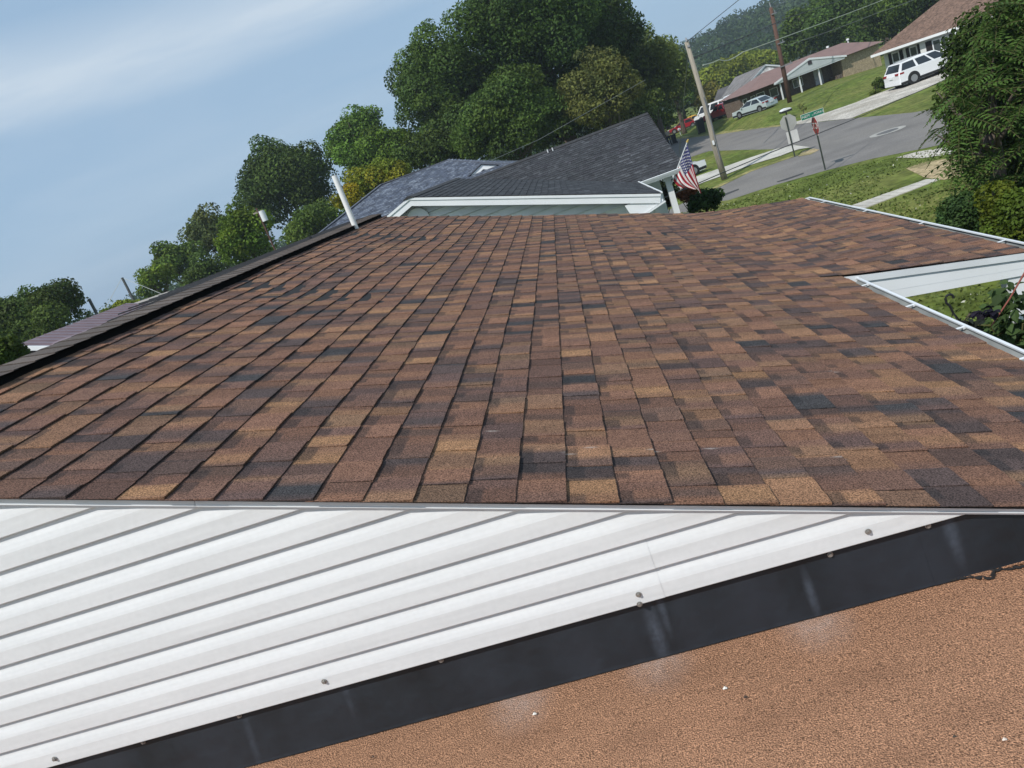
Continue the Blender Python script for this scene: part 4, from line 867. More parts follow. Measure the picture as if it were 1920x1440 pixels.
# stop sign seen from behind
SIGNB = mat('bare_aluminium', (.30, .305, .28), .55, .08, 3); STEELP = mat('green_steel_post', (.035, .045, .035), .7, .1)
SR = mat('sign_red', (.26, .03, .03), .5, .1, 3)
def octa(mb, c, r, rt_, up_, nrm, th):
    P = [c+r*(math.cos(R(22.5+45*k))*rt_+math.sin(R(22.5+45*k))*up_) for k in range(8)]; return mb.prism(P, nrm*th)
g0 = gp(1490.5, 294); s1 = thing('stop_sign', 'back of a bare grey stop sign on a post by the sidewalk', 'stop sign', g0)
vdir = unit([g0[0], g0[1], 0]); sdir = np.array([vdir[1], -vdir[0], 0]); Zu = np.array([0, 0, 1.])
pc_ = top_of(g0, 1478, 230)
MB().box((g0[0], g0[1], (GZ+pc_[2]+.3)/2), (.055, .055, pc_[2]+.3-GZ)).build('post', STEELP, s1)
octa(MB(), pc_+vdir*.04, .42, sdir, Zu, vdir, .004).build('plate', SIGNB, s1)
MB().prism([pc_+vdir*.04+sdir*e+Zu*z_ for e, z_ in ((-.22, -.44), (.33, -.44), (.33, -1.05), (-.22, -1.05))], vdir*.004).build('lower_plate', mat('pale_aluminium', (.5, .5, .48), .5, .08), s1)
# stop sign edge on with street name blades
g1 = gp(1547.5, 318.5); s2 = thing('stop_sign', 'red stop sign seen edge on under green street name blades', 'stop sign', g1)
v2 = unit([g1[0], g1[1], 0]); sd2 = np.array([v2[1], -v2[0], 0]); pt2 = top_of(g1, 1524, 219)
MB().box((g1[0], g1[1], (GZ+pt2[2])/2), (.05, .05, pt2[2]-GZ)).build('post', STEELP, s2)
ang = R(72); nf = unit(-v2*math.cos(ang)-sd2*math.sin(ang)); rtf = np.cross(Zu, nf); pcs = top_of(g1, 1530, 236)
octa(MB(), pcs+nf*.028, .415, rtf, Zu, nf, .004).build('border', mat('sign_white', (.6, .58, .56), .5), s2)
plate = octa(MB(), pcs+nf*.033, .385, rtf, Zu, nf, .003).build('plate', SR, s2)
def text(body, c, size, right, up_, m, parent, nm='lettering', th=.002):
    cu = bpy.data.curves.new(nm, 'FONT'); cu.body = body; cu.size = size; cu.align_x = 'CENTER'; cu.align_y = 'CENTER'; cu.extrude = th
    o = bpy.data.objects.new(nm, cu); col.objects.link(o); nrm = np.cross(right, up_); c = np.array(c)-origin_of(parent)
    o.matrix_local = Matrix(((right[0], up_[0], nrm[0], c[0]), (right[1], up_[1], nrm[1], c[1]), (right[2], up_[2], nrm[2], c[2]), (0, 0, 0, 1)))
    o.parent = parent
    bpy.context.view_layer.update(); me = bpy.data.meshes.new_from_object(o.evaluated_get(bpy.context.evaluated_depsgraph_get())); me.materials.clear(); me.materials.append(m)
    mo = bpy.data.objects.new(nm, me); col.objects.link(mo); mo.matrix_local = o.matrix_local.copy(); mo.parent = parent
    bpy.data.objects.remove(o); return mo
SW = mat('sign_white', (.6, .58, .56))
text('STOP', pcs+nf*.039, .36, rtf, Zu, SW, s2)
SG = mat('sign_green', (.005, .16, .10), .45, .05)
cb0 = pt2+[0, 0, .1]; ub = sd2*math.cos(R(6))+v2*math.sin(R(6)); nbv = np.cross(ub, Zu)
bl_ = MB().prism([cb0+ub*e+Zu*z_ for e, z_ in ((-.45, -.12), (.45, -.12), (.45, .12), (-.45, .12))], nbv*.006).build('street_blade', SG, s2)
for (e0_, e1_, z0_, z1_) in ((-.45, .45, .105, .12), (-.45, .45, -.12, -.105), (-.45, -.435, -.105, .105), (.435, .45, -.105, .105)):
    MB().prism([cb0+ub*e+Zu*z_+nbv*.0065 for e, z_ in ((e0_, z0_), (e1_, z0_), (e1_, z1_), (e0_, z1_))], nbv*.002).build('blade_border', SW, bl_)
text('NEFF', cb0-ub*.25+nbv*.010, .15, ub, Zu, SW, s2); text('ST', cb0+ub*.015+nbv*.010-Zu*.03, .07, ub, Zu, SW, s2); text('FORKS', cb0+ub*.25+nbv*.010, .125, ub, Zu, SW, s2)
# mailbox behind the first sign, white mailbox far left, bins
def mailbox(label, base, mbm, h, L_=.5, w_=.22):
    t = thing('mailbox', label, 'mailbox', base); MB().box(base+[0, 0, h/2], (.09, .09, h)).build('post', WOODB if mbm is not WHITE else WHITE, t)
    MB().prism([base+np.array([x_*w_, -L_/2, h+z_]) for x_, z_ in ((-.5, 0), (.5, 0), (.5, .16), (.35, .24), (0, .28), (-.35, .24), (-.5, .16))], (0, L_, 0)).build('box', mbm, t); return t
q = gp(1477, 224); mbx = mailbox('dark mailbox with a white curved top behind the grey stop sign', q, BLACKPL, .62, .8, .8)
MB().prism([q+np.array([x_*.8, -.43, .62+z_]) for x_, z_ in ((-.52, .16), (.52, .16), (.36, .27), (0, .31), (-.36, .27))], (0, .86, 0)).build('lid', WHITE, mbx)
mailbox('small white mailbox on a post beside the red car', gp(1277, 255), WHITE, .75, .5, .3)
BIN = mat('black_bin', (.018, .019, .021), .55, .1)
def bin_(label, base, h=1.12, w_=.62):
    t = thing('wheelie_bin', label, 'bin', base)
    P = lambda k, z_: [base+np.array([sx*w_/2*k, sy*w_/2*k*1.1, z_]) for sx, sy in ((-1, -1), (1, -1), (1, 1), (-1, 1))]
    b0_, b1_ = P(.78, .08), P(1, h)
    MB().add(b0_+b1_, [(0, 1, 5, 4), (1, 2, 6, 5), (2, 3, 7, 6), (3, 0, 4, 7), (3, 2, 1, 0)]).build('body', BIN, t)
    l0, l1 = P(1.06, h), P(.92, h+.10); MB().add(l0+l1, [(0, 1, 5, 4), (1, 2, 6, 5), (2, 3, 7, 6), (3, 0, 4, 7), (4, 5, 6, 7)]).build('lid', BIN, t)
    MB().bar(base+[-.3, .42, h-.05], base+[.3, .42, h-.05], .04).build('handle', BIN, t)
    for sx in (-1, 1): MB().tube([base+[sx*.28, .3, .12], base+[sx*.36, .3, .12]], .12, 12).build('wheel', TYRE, t)
    return t
bin_('tall black wheelie bin at the far kerb beside the weathered pole', gp(1317, 250), 1.5, .85)
bin_('small black bin at the kerb near the standing person', gp(1266, 270), 1.0, .55)
# person standing at the far kerb, seen from behind
pg0 = gp(1257, 272); pe = thing('person', 'person with white hair, tan shirt and dark trousers standing by the far kerb', 'person', pg0)
def skin(name, pts, edges, radii, m, parent, lv=2):
    me = bpy.data.meshes.new(name); o0 = origin_of(parent); me.from_pydata([tuple(np.array(p)-o0) for p in pts], edges, []); o = bpy.data.objects.new(name, me); col.objects.link(o); o.parent = parent
    md = o.modifiers.new('Skin', 'SKIN')
    for i, r_ in enumerate(radii):
        sv = me.skin_vertices[0].data[i]; sv.radius = (r_, r_); sv.use_root = (i == 0)
    sb2 = o.modifiers.new('Sub', 'SUBSURF'); sb2.levels = lv; sb2.render_levels = lv; me.materials.append(m); return o
J = lambda x_, y_, z_: pg0+np.array([x_, y_, z_])*1.06
sk = mat('skin_tone', (.42, .26, .19), .6, .05)
body = skin('body', [J(0, 0, .95), J(0, 0, 1.15), J(0, 0, 1.38), J(0, 0, 1.5), J(0, -.02, 1.56), J(0, -.03, 1.68), J(-.19, 0, 1.40), J(-.27, -.02, 1.12), J(-.25, -.12, .90), J(.19, 0, 1.40), J(.27, -.02, 1.12), J(.25, -.12, .90), J(-.10, 0, .90), J(-.11, -.02, .5), J(-.11, .02, .09), J(-.11, -.14, .04), J(.10, 0, .90), J(.12, -.02, .5), J(.12, .02, .09), J(.12, -.14, .04)],
            [(0, 1), (1, 2), (2, 3), (3, 4), (4, 5), (2, 6), (6, 7), (7, 8), (2, 9), (9, 10), (10, 11), (0, 12), (12, 13), (13, 14), (14, 15), (0, 16), (16, 17), (17, 18), (18, 19)],
            [.15, .15, .16, .08, .06, .105, .07, .05, .04, .07, .05, .04, .10, .07, .05, .04, .10, .07, .05, .04], sk, pe)
skin('shirt', [J(0, 0, .98), J(0, 0, 1.15), J(0, 0, 1.38), J(-.19, 0, 1.41), J(-.25, -.01, 1.2), J(.19, 0, 1.41), J(.25, -.01, 1.2)], [(0, 1), (1, 2), (2, 3), (3, 4), (2, 5), (5, 6)], [.18, .175, .18, .09, .075, .09, .075], mat('tan_shirt', (.42, .36, .29), .9, .1), pe)
skin('trousers', [J(0, 0, .96), J(-.10, 0, .88), J(-.11, -.02, .5), J(-.11, .02, .12), J(.10, 0, .88), J(.12, -.02, .5), J(.12, .02, .12)], [(0, 1), (1, 2), (2, 3), (0, 4), (4, 5), (5, 6)], [.165, .12, .085, .075, .12, .085, .075], mat('dark_trousers', (.03, .035, .05), .9, .1), pe)
skin('hair', [J(0, .01, 1.70), J(0, .02, 1.745)], [(0, 1)], [.108, .09], mat('white_hair', (.62, .6, .56), .9, .05), pe)

# ------------------------------------------------------------------ hanging basket and plant by the gutter
q = atY(1787, 586, 4.75); tip = atY(1783, 554, 4.75)
hb_ = thing('hanging_basket', 'black plastic hook and basket of dark leaved plants beyond the gutter', 'hanging basket', q+[0, 0, -.25])
e_ = np.array([.93, 0, .0]); hk = [q+[.0, 0, .0], q+[-.012, 0, .05], q+[-.028, 0, .075]]
cc_ = q+np.array([-.005, 0, .098]); rr_ = .024
hk += [cc_+rr_*np.array([math.cos(a), 0, math.sin(a)]) for a in np.linspace(R(200), R(-20), 12)]
MB().tube(hk, .0075, 8).build('hook', BLACKPL, hb_)
for dx, dy in ((-.10, 0), (.10, .03), (.02, -.1)): MB().tube([q, q+[dx*.5, dy*.5, -.10], q+[dx, dy, -.24]], .004, 6).build('strap', BLACKPL, hb_)
MB().tube([q+[.02, 0, -.24], q+[.02, 0, -.40]], [.16, .11], 18).build('pot', BLACKPL, hb_)
st_ = MB().box(q+[.02, 0, (-.42+GZ-q[2])/2-.0], (.05, .05, -GZ+q[2]-.42)).box(q+[.02, 0, -.41], (.2, .2, .02))
tag(st_.build('plant_stand', WOODB), 'slim dark wooden stand under the hanging basket pot', 'plant stand')
#PART3
# ------------------------------------------------------------------ trees
LEAF = mat('leaves', (.05, .09, .02), .65, .12, .6, attr='Col', spec=.18, trans=.30)
BARK = mat('bark', (.09, .07, .055), .95, .3, 4, stretch=(5, 5, .7), bump=.4, bscale=12)
BARKP = mat('pale_bark', (.16, .145, .115), .9, .3, 4)
def norm_rows(a): return a/np.maximum(np.linalg.norm(a, axis=1, keepdims=True), 1e-9)
def leaf_quads(P, Nn, size, asp=.62):
    n = len(P); r1 = norm_rows(np.cross(Nn, rng.normal(size=(n, 3)))); r2 = np.cross(Nn, r1)
    a = (size*rng.uniform(.6, 1.35, n))[:, None]*.5 if not hasattr(size, '__len__') else size[:, None]*.5
    return np.stack([P-r1*a, P-r2*a*asp+Nn*a*.25, P+r1*a, P+r2*a*asp+Nn*a*.25], axis=1)
def crown(name, parent, c, rad, leaf, tint, n_lobes, dens=1.0, lobe=.34, var=.28, inner=.5, yellow=0, shape=None, thin=0, **kw):
    """leaf-sized faces over many uneven lobes spread through the crown's volume"""
    c = np.array(c, float); rad = np.array(rad, float)
    d = norm_rows(rng.normal(size=(n_lobes, 3))); d[:, 2] = np.where(d[:, 2] < -.55, -d[:, 2]*.6, d[:, 2])
    rr_ = rng.uniform(inner, 1.0, n_lobes)**.7
    if shape == 'cone':
        z = rng.uniform(-1, 1, n_lobes)**1; f = (1-(z+1)/2)*.9+.12; d = np.stack([d[:, 0]*f*1.4, d[:, 1]*f*1.4, z], 1); rr_[:] = 1
    az_ = np.arctan2(d[:, 1], d[:, 0]); ph = rng.uniform(0, 6.28, 4)
    rr_ = rr_*(1+.20*np.sin(3*az_+ph[0])*np.cos(2.5*d[:, 2]+ph[1])+.14*np.sin(5*az_+4*d[:, 2]+ph[2]))
    L_ = c+d*rad*rr_[:, None]*rng.uniform(.74, 1.0, (n_lobes, 1))
    lr = lobe*float(np.mean(rad))*rng.uniform(.5, 1.45, n_lobes)
    if shape == 'cone': lr *= .75
    lr = np.minimum(lr, rad.min()*.75)
    per = np.maximum(8, (dens*5.2*lr**2/leaf**2*4)).astype(int)
    P = []; Nn = []; C = []; tint = np.array(tint)*np.array([1.42, 1.34, .95])
    for i in range(n_lobes):
        m_ = int(per[i]); v = norm_rows(rng.normal(size=(m_, 3)))
        q = L_[i]+v*(lr[i]*rng.uniform(.35, 1.05, m_)**.45)[:, None]*np.array([1, 1, .82])
        P.append(q); Nn.append(norm_rows(v*.75+rng.normal(size=(m_, 3))*.55+np.array([0, 0, .35])))
        b = rng.uniform(1-var*1.2, 1+var*1.5); h = rng.uniform(-.5, 1)
        cc = tint*b*np.array([1+.25*h*yellow+.12*h, 1, 1-.2*h]); C.append(cc*rng.uniform(.7, 1.3, m_)[:, None])
    # loose inner leaves and stray twigs
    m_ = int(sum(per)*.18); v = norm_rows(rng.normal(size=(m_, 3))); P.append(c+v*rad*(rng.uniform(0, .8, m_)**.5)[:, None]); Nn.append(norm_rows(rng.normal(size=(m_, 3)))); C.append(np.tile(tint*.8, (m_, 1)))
    m_ = int(sum(per)*.06); v = norm_rows(rng.normal(size=(m_, 3))); v[:, 2] = np.abs(v[:, 2])*.8-.1; P.append(c+v*rad*rng.uniform(.9, 1.10, m_)[:, None]); Nn.append(norm_rows(rng.normal(size=(m_, 3)))); C.append(np.tile(tint*1.1, (m_, 1)))
    P = np.concatenate(P); Nn = np.concatenate(Nn); C = np.concatenate(C)
    if thin: k = rng.random(len(P)) > thin; P, Nn, C = P[k], Nn[k], C[k]
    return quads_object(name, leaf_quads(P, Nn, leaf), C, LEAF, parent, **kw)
def trunk(parent, base, c, rad, r0_, m=BARK, limbs=5):
    base, c = np.array(base, float), np.array(c, float)
    t = MB(); top = c+np.array([0, 0, rad[2]*.35]); k1 = base*.6+top*.4+np.array([.15, .1, 0])*r0_*2
    t.tube([base+[0, 0, -.2], base+[0, 0, .5], k1, top], [r0_*1.25, r0_, r0_*.75, r0_*.2], 10)
    for i in range(limbs):
        a = rnd.uniform(0, 6.28); f = rnd.uniform(.35, .8); s0 = base*(1-f)+top*f; e = c+np.array([math.cos(a)*rad[0]*.75, math.sin(a)*rad[1]*.75, rad[2]*rnd.uniform(-.1, .6)])
        t.tube([s0, (s0+e)/2+[0, 0, -.05*rad[2]], e], [r0_*.45, r0_*.28, r0_*.06], 7)
    return t.build('trunk', m, parent, smooth=True)
def tree(label, px, py, rx, ry, depth, tint, nl=40, cat='tree', name='leafy_tree', leaf=None, tr=.3, dens=1.0, lobe=.34, ry_d=None, base=None, bark=BARK, group=None, **kw):
    if cat == 'bush': dens *= 1.8; lobe = max(lobe, .42)
    mpx = depth/FPX; c = at(px, py, depth); rad = np.array([rx*mpx, (ry_d or (rx+ry)/2)*mpx, ry*mpx])
    b = np.array([c[0], c[1], GZ]) if base is None else base
    t = thing(name, label, cat, b, 0, group); leaf = leaf or max(.12, depth*.0040)
    trunk(t, b, c, rad, tr, bark); crown('crown', t, c, rad, leaf, tint, nl, dens, lobe, **kw); return t
G_DARK, G_MID, G_BRT, G_YEL, G_OLV, G_GRY = (.046, .078, .020), (.066, .110, .023), (.085, .14, .024), (.15, .165, .018), (.095, .118, .042), (.080, .108, .042)
tree('round dark tree standing alone at the far left edge', 78, 592, 80, 62, 48, G_DARK, 46, leaf=.20, yellow=.3)
tree('dark bush at the left edge below the burgundy roof', 5, 668, 34, 42, 15, (0.045, 0.078, 0.015), 26, cat='bush', name='round_bush', leaf=.085, tr=.08)
tree('dark spreading tree mass behind the far left round tree', -10, 640, 60, 45, 60, G_DARK, 22, tr=.2)
tree('small sprawling bush on the skyline above the tan roof', 226, 578, 38, 12, 46, (0.111, 0.150, 0.026), 24, cat='bush', name='low_bush', tr=.08, leaf=.15)
tree('yellowish green tree low behind the tan roof', 292, 528, 34, 36, 72, (0.091, 0.144, 0.022), 24)
tree('dark rounded tree right of the yellowish green one above the tan roof', 333, 494, 46, 46, 80, G_MID, 34)
tree('dark low tree close above the far ridge line', 385, 520, 44, 40, 66, G_DARK, 26)
tree('pale grey green airy tree left of the bright round tree', 402, 448, 44, 62, 84, G_GRY, 36, thin=.15)
tree('bright green rounded tree beside the transformer pole', 462, 452, 45, 70, 58, (0.075, 0.130, 0.018), 44, yellow=.4)
tree('tall dark round headed tree in the middle of the left group', 538, 352, 92, 88, 86, (0.042, 0.075, 0.020), 66, tr=.45, lobe=.30)
tree('dark leafy tree low behind the white vent pipe', 590, 425, 66, 40, 70, G_MID, 34)
tree('mid green tree with feathery top right of the tall dark one', 668, 262, 62, 52, 82, (0.065, 0.125, 0.026), 40, tr=.35, thin=.1)
tree('mid green broad tree over the blue grey roof', 724, 292, 74, 48, 76, (0.068, 0.125, 0.022), 44, tr=.35)
tree('yellow green bushy tree behind the blue grey roof', 712, 342, 62, 40, 56, (0.111, 0.144, 0.020), 36, yellow=.8)
tree('small tree with yellow leaves beside the white vent pipe', 662, 378, 26, 38, 50, (0.200, 0.190, 0.015), 22, yellow=.8, tr=.12, leaf=.17)
tree('dark tree at the foot of the giant trees above the blue roof', 800, 292, 56, 44, 66, G_DARK, 30)
tree('huge dark tree lobe leaning left against the sky', 840, 182, 96, 112, 72, (0.043, 0.081, 0.021), 70, tr=.6, lobe=.30, name='huge_tree')
tree('dark full tree filling below the left leaning lobe', 848, 262, 84, 62, 69, (0.042, 0.075, 0.020), 50, tr=.5, lobe=.32, name='huge_tree')
tree('tallest dark tree rising out of the top of the picture', 1005, 70, 128, 170, 68, (0.038, 0.075, 0.019), 110, tr=.8, lobe=.25, name='huge_tree')
tree('dark tree right half of the giant clump with sky gaps at its edge', 1110, 70, 88, 125, 74, (0.042, 0.075, 0.020), 70, tr=.6, lobe=.27, name='huge_tree', thin=.06)
tree('dark lower tree under the giant clump behind the charcoal ridge', 955, 235, 110, 84, 62, (0.048, 0.087, 0.022), 60, tr=.5, lobe=.30)
tree('deep shaded tree in the heart of the giant clump', 1050, 215, 90, 90, 72, (0.042, 0.075, 0.021), 56, tr=.5, lobe=.30)
tree('olive leafy tree with sparse crown right of the giant clump', 1128, 180, 74, 84, 62, (.080, .098, .038), 60, tr=.35, thin=.22, lobe=.28)
tree('light olive tree below the sky gap near the weathered pole', 1210, 140, 62, 84, 84, (.088, .122, .038), 60, tr=.35, thin=.12, lobe=.30)
tree('olive green tree filling left of the weathered pole', 1256, 150, 40, 70, 96, (.075, .11, .032), 44, tr=.3, lobe=.3)
tree('olive green lower tree behind the charcoal roof peak', 1165, 226, 66, 50, 70, (.062, .092, .028), 44, tr=.3, lobe=.3)
tree('dark green tree behind the top of the charcoal roof', 1195, 222, 60, 44, 90, G_MID, 34)
tree('dark tree just behind the weathered pole', 1272, 178, 30, 62, 128, (0.038, 0.068, 0.018), 30, lobe=.3)
tree('reddish brown green tree left of the grey house', 1330, 195, 34, 36, 128, (0.099, 0.099, 0.030), 26)
tree('yellow green bushes in a row below the hazy hill', 1350, 152, 52, 34, 165, (0.111, 0.144, 0.022), 36, cat='bush', name='roadside_bushes')
tree('yellow green thicket beyond the grey house roof', 1425, 132, 56, 34, 170, (0.104, 0.138, 0.022), 36, cat='bush', name='roadside_bushes')
tree('yellow green roadside shrub beside the red car', 1249, 228, 17, 18, 130, (0.090, 0.130, 0.020), 14, cat='bush', name='roadside_bushes')
tree('dark tree towering behind the brick house roof', 1528, 60, 62, 62, 128, (0.051, 0.090, 0.025), 60, tr=.5, lobe=.28)
tree('dark tree behind the right end of the brick house', 1585, 38, 72, 62, 118, (0.048, 0.087, 0.024), 56, tr=.5, lobe=.28)
tree('dark tree between the brick house and the white house', 1668, 30, 66, 66, 104, (0.042, 0.075, 0.020), 50, tr=.5, lobe=.28)
tree('deep green tree behind the white house roof', 1760, -20, 90, 60, 96, (0.045, 0.078, 0.021), 50, tr=.5, lobe=.28)
tree('tall tree behind the brick house with a ragged top', 1640, -40, 110, 60, 140, (0.048, 0.087, 0.024), 60, tr=.5, lobe=.28)
# bare dead limbs in the olive tree
dl = thing('dead_tree', 'pale bare branched dead tree in front of the olive tree', 'tree', np.array([*at(1165, 230, 62.5)[:2], GZ]))
a0_ = at(1163, 232, 62.5); a1_p = at(1143, 132, 62.5); m_ = MB().tube([np.array([a0_[0], a0_[1], GZ]), a0_, (a0_+a1_p)/2, a1_p], [.13, .09, .06, .015], 7)
for k in range(9):
    f = rnd.uniform(.35, .95); s0 = a0_*(1-f)+a1_p*f; e = s0+np.array([rnd.uniform(-1.8, 1.8), rnd.uniform(-1, 1), rnd.uniform(.5, 2.2)]); m_.tube([s0, (s0+e)/2+[0, 0, -.1], e], [.035, .022, .006], 5)
m_.build('trunk', BARKP, dl)
# ------------------------------------------------------------------ hill with woods
HC = np.array([118.0, 470.0]); hv = MB(); nh = 36
def hillz(x_, y_): 
    u_ = (x_-118)/115; v_ = (y_-480)/150; return GZ-1+26*math.exp(-(u_*u_+v_*v_))*(1+.10*math.sin(x_*.05)+.07*math.sin(x_*.13+y_*.05))+12*math.exp(-(((x_-330)/160)**2+((y_-520)/180)**2))
for j in range(nh+1):
    for i in range(nh+1): x_ = -160+700*i/nh; y_ = 250+600*j/nh; hv.v.append((x_, y_, hillz(x_, y_)))
hv.n = len(hv.v); hv.f = [(j*(nh+1)+i, j*(nh+1)+i+1, (j+1)*(nh+1)+i+1, (j+1)*(nh+1)+i) for j in range(nh) for i in range(nh)]
hv.build('hill', mat('wooded_hill', (.018, .032, .012), .95, .3, .05), kind='structure')
P = []; C = []; Nn = []
for k in range(2600):
    x_, y_ = rnd.uniform(-100, 420), rnd.uniform(300, 520); z_ = hillz(x_, y_)
    if z_ < GZ+1.5: continue
    r_ = rnd.uniform(2.2, 4.6); m_ = 55; v = norm_rows(rng.normal(size=(m_, 3))); v[:, 2] = np.abs(v[:, 2])
    P.append(np.array([x_, y_, z_+r_*.8])+v*r_*np.array([1, 1, 1.15])*rng.uniform(.75, 1.05, m_)[:, None]); Nn.append(norm_rows(v+rng.normal(size=(m_, 3))*.4))
    C.append(np.array(rnd.choice([(.030, .058, .018), (.042, .075, .022), (.055, .09, .028)]))*rng.uniform(.75, 1.25, m_)[:, None])
P = np.concatenate(P); quads_object('hill_woods', leaf_quads(P, np.concatenate(Nn), 1.5), np.concatenate(C), LEAF, None, kind='stuff', label='distant wooded hillside fading into haze', category='woods') if False else tag(quads_object('hill_woods', leaf_quads(P, np.concatenate(Nn), 1.5), np.concatenate(C), LEAF, None), 'distant wooded hillside fading into the haze beyond the houses', 'woods', None, 'stuff')
# low far woods closing the horizon behind everything
P = []; C = []; Nn = []
for k in range(520):
    a = rnd.uniform(R(-62), R(52)); d_ = rnd.uniform(230, 330); x_, y_ = math.sin(a)*d_, math.cos(a)*d_
    r_ = rnd.uniform(2.5, 4.2); m_ = 60; v = norm_rows(rng.normal(size=(m_, 3)))
    P.append(np.array([x_, y_, GZ+r_*.9+rnd.uniform(-1, .8)])+v*r_*np.array([1.2, 1.2, 1.0])*rng.uniform(.7, 1.05, m_)[:, None]); Nn.append(norm_rows(v+rng.normal(size=(m_, 3))*.4))
    C.append(np.array(rnd.choice([(.030, .058, .018), (.042, .075, .022), (.06, .095, .026)]))*rng.uniform(.75, 1.25, m_)[:, None])
tag(quads_object('far_woods', leaf_quads(np.concatenate(P), np.concatenate(Nn), 1.15), np.concatenate(C), LEAF, None), 'low band of far woods along the horizon', 'woods', None, 'stuff')

# ------------------------------------------------------------------ big pinnate-leaved tree on the right
def frond_mesh(npair, length, ll, lw, droop):
    mb = MB(); C = []; ax = [np.array([length*t, 0, -droop*length*t*t]) for t in np.linspace(0, 1, npair+2)]
    k0 = mb.n; mb.tube(ax[::3]+[ax[-1]], .006, 4, cap=False); C += [np.array([.10, .10, .035])]*(mb.n-k0)
    for i in range(1, npair+2):
        p = ax[i]; t = i/(npair+1); s_ = (math.sin(math.pi*min(1, .25+t*.72))**.7)
        for sd in ((-1, 1) if i <= npair else (0,)):
            d = unit([.42 if sd else 1, sd*1.0, -.10-.2*t]); q = ll*s_*rnd.uniform(.85, 1.1); wv = unit(np.cross(d, [0, 0, 1]))*lw*s_*.5
            a = p; b = p+d*q*.45+wv+[0, 0, .01]; c = p+d*q+[0, 0, -.03*ll]; e = p+d*q*.45-wv+[0, 0, .01]; k0 = mb.n
            mb.add([a, b, c, e, p+d*q*.45], [(0, 1, 4), (1, 2, 4), (4, 2, 3), (0, 4, 3)]); g = rnd.uniform(.8, 1.25)*(.8+.5*t); C += [np.array([.068, .125, .024])*g]*5
    mb.c = C; return mb
pt_base = gp(1850, 405)*1.0; pt_c = at(1880, 190, 15.5)
pin = thing('pinnate_tree', 'large tree with feather shaped drooping leaves at the right edge', 'tree', np.array([pt_c[0]-.2, pt_c[1]+.3, GZ]))
pin_trunk = trunk(pin, [pt_c[0]-.2, pt_c[1]+.3, GZ], pt_c+np.array([0, .4, -.4]), np.array([1.8, 1.8, 2.6]), .16, limbs=7)
ccr = crown('crown', pin, pt_c+np.array([1.5, 1.6, -.35]), (1.6, 1.3, 2.7), .11, (.026, .050, .012), 60, 1.1, .36)
protos = []
for k in range(4):
    mb = frond_mesh(7+k % 3, rnd.uniform(.66, .85), .19, .066, .42); me_o = mb.build('frond', LEAF, None); protos.append(me_o.data); bpy.data.objects.remove(me_o)
clusters = [(1752, 245, 15.2), (1765, 300, 15.2), (1792, 350, 15.4), (1768, 190, 15.0), (1790, 140, 15.3), (1812, 92, 15.2), (1842, 50, 15.4), (1850, 12, 15.6), (1815, 230, 14.7), (1835, 290, 14.8), (1850, 340, 15.2), (1805, 180, 14.8), (1850, 130, 14.8), (1880, 90, 15.0), (1870, 210, 14.4), (1895, 270, 14.6), (1900, 160, 14.5), (1905, 330, 15), (1780, 268, 14.9), (1800, 318, 15.0), (1772, 152, 15.6), (1745, 205, 15.6), (1832, 160, 14.6), (1925, 215, 14.8), (1930, 110, 15), (1828, 60, 15.8), (1798, 112, 15.7), (1790, 215, 14.6)]
nf_ = 0
for (x_, y_, dp) in clusters:
    cpos = at(x_+26, y_, dp); outw = cpos-(pt_c+np.array([.6, .9, -.2])); az0 = math.atan2(outw[1], outw[0])
    for k in range(8):
        if nf_ >= 230: break
        o = bpy.data.objects.new('frond', protos[rnd.randrange(4)]); col.objects.link(o); o.parent = ccr
        az = az0+rnd.uniform(-1.5, 1.5); el = rnd.uniform(-.45, .45); s_ = rnd.uniform(.8, 1.2)
        o.rotation_euler = (rnd.uniform(-.45, .45), -el, az); o.scale = (s_, s_, s_)
        st = cpos-origin_of(pin)-np.array([math.cos(az), math.sin(az), 0])*.25+rng.normal(size=3)*.10
        o.location = [float(v) for v in st]; nf_ += 1
    # twig carrying the cluster
for (x_, y_, dp) in clusters[::2]:
    cpos = at(x_+26, y_, dp); s0 = pt_c+np.array([-.1, .5, -.6]); MB().tube([s0, (s0+cpos)/2+[0, 0, .1], cpos], [.035, .02, .008], 5).build('branch', BARK, pin_trunk)
tree('yellow green shaggy bush at the right edge under the feathery tree', 1905, 412, 54, 66, 13.2, (.050, .078, .012), 40, cat='bush', name='shaggy_bush', leaf=.075, tr=.06, yellow=.6)
tree('blue green bush left of the dark trunk on the lawn edge', 1803, 404, 36, 52, 14.2, (.030, .062, .024), 30, cat='bush', name='round_bush', leaf=.07, tr=.06)
tree('dark overhanging tree in the top right corner', 1975, 25, 62, 110, 19, (.034, .056, .012), 50, leaf=.11, tr=.2, yellow=.5, name='leafy_tree')
tree('dark green bush under the neighbour porch flag', 1322, 378, 34, 20, 24, (.022, .046, .014), 30, cat='bush', name='round_bush', leaf=.11, tr=.06)
tree('reddish leaved bush beside the neighbour porch post', 1288, 366, 20, 16, 25, (.14, .055, .03), 20, cat='bush', name='red_bush', leaf=.10, tr=.05, yellow=-.2)
tree('dark bush in the shade of the neighbour porch', 1238, 372, 34, 26, 27, (.016, .026, .012), 26, cat='bush', name='round_bush', leaf=.11, tr=.05)
tree('low garden shrub by the white house corner', 1651, 160, 11, 14, 57, (.04, .07, .02), 14, cat='bush', name='garden_shrub', leaf=.14, tr=.05)
tree('small flowering plant bed edging the gravel driveway', 1642, 172, 14, 5, 56, (.07, .10, .03), 12, cat='bush', name='flower_bed', leaf=.12, tr=.03)
tree('thin young sapling on the lawn behind the street sign', 1505, 203, 9, 9, 60, (.10, .12, .05), 9, cat='plant', name='sapling', leaf=.14, tr=.03, thin=.5)

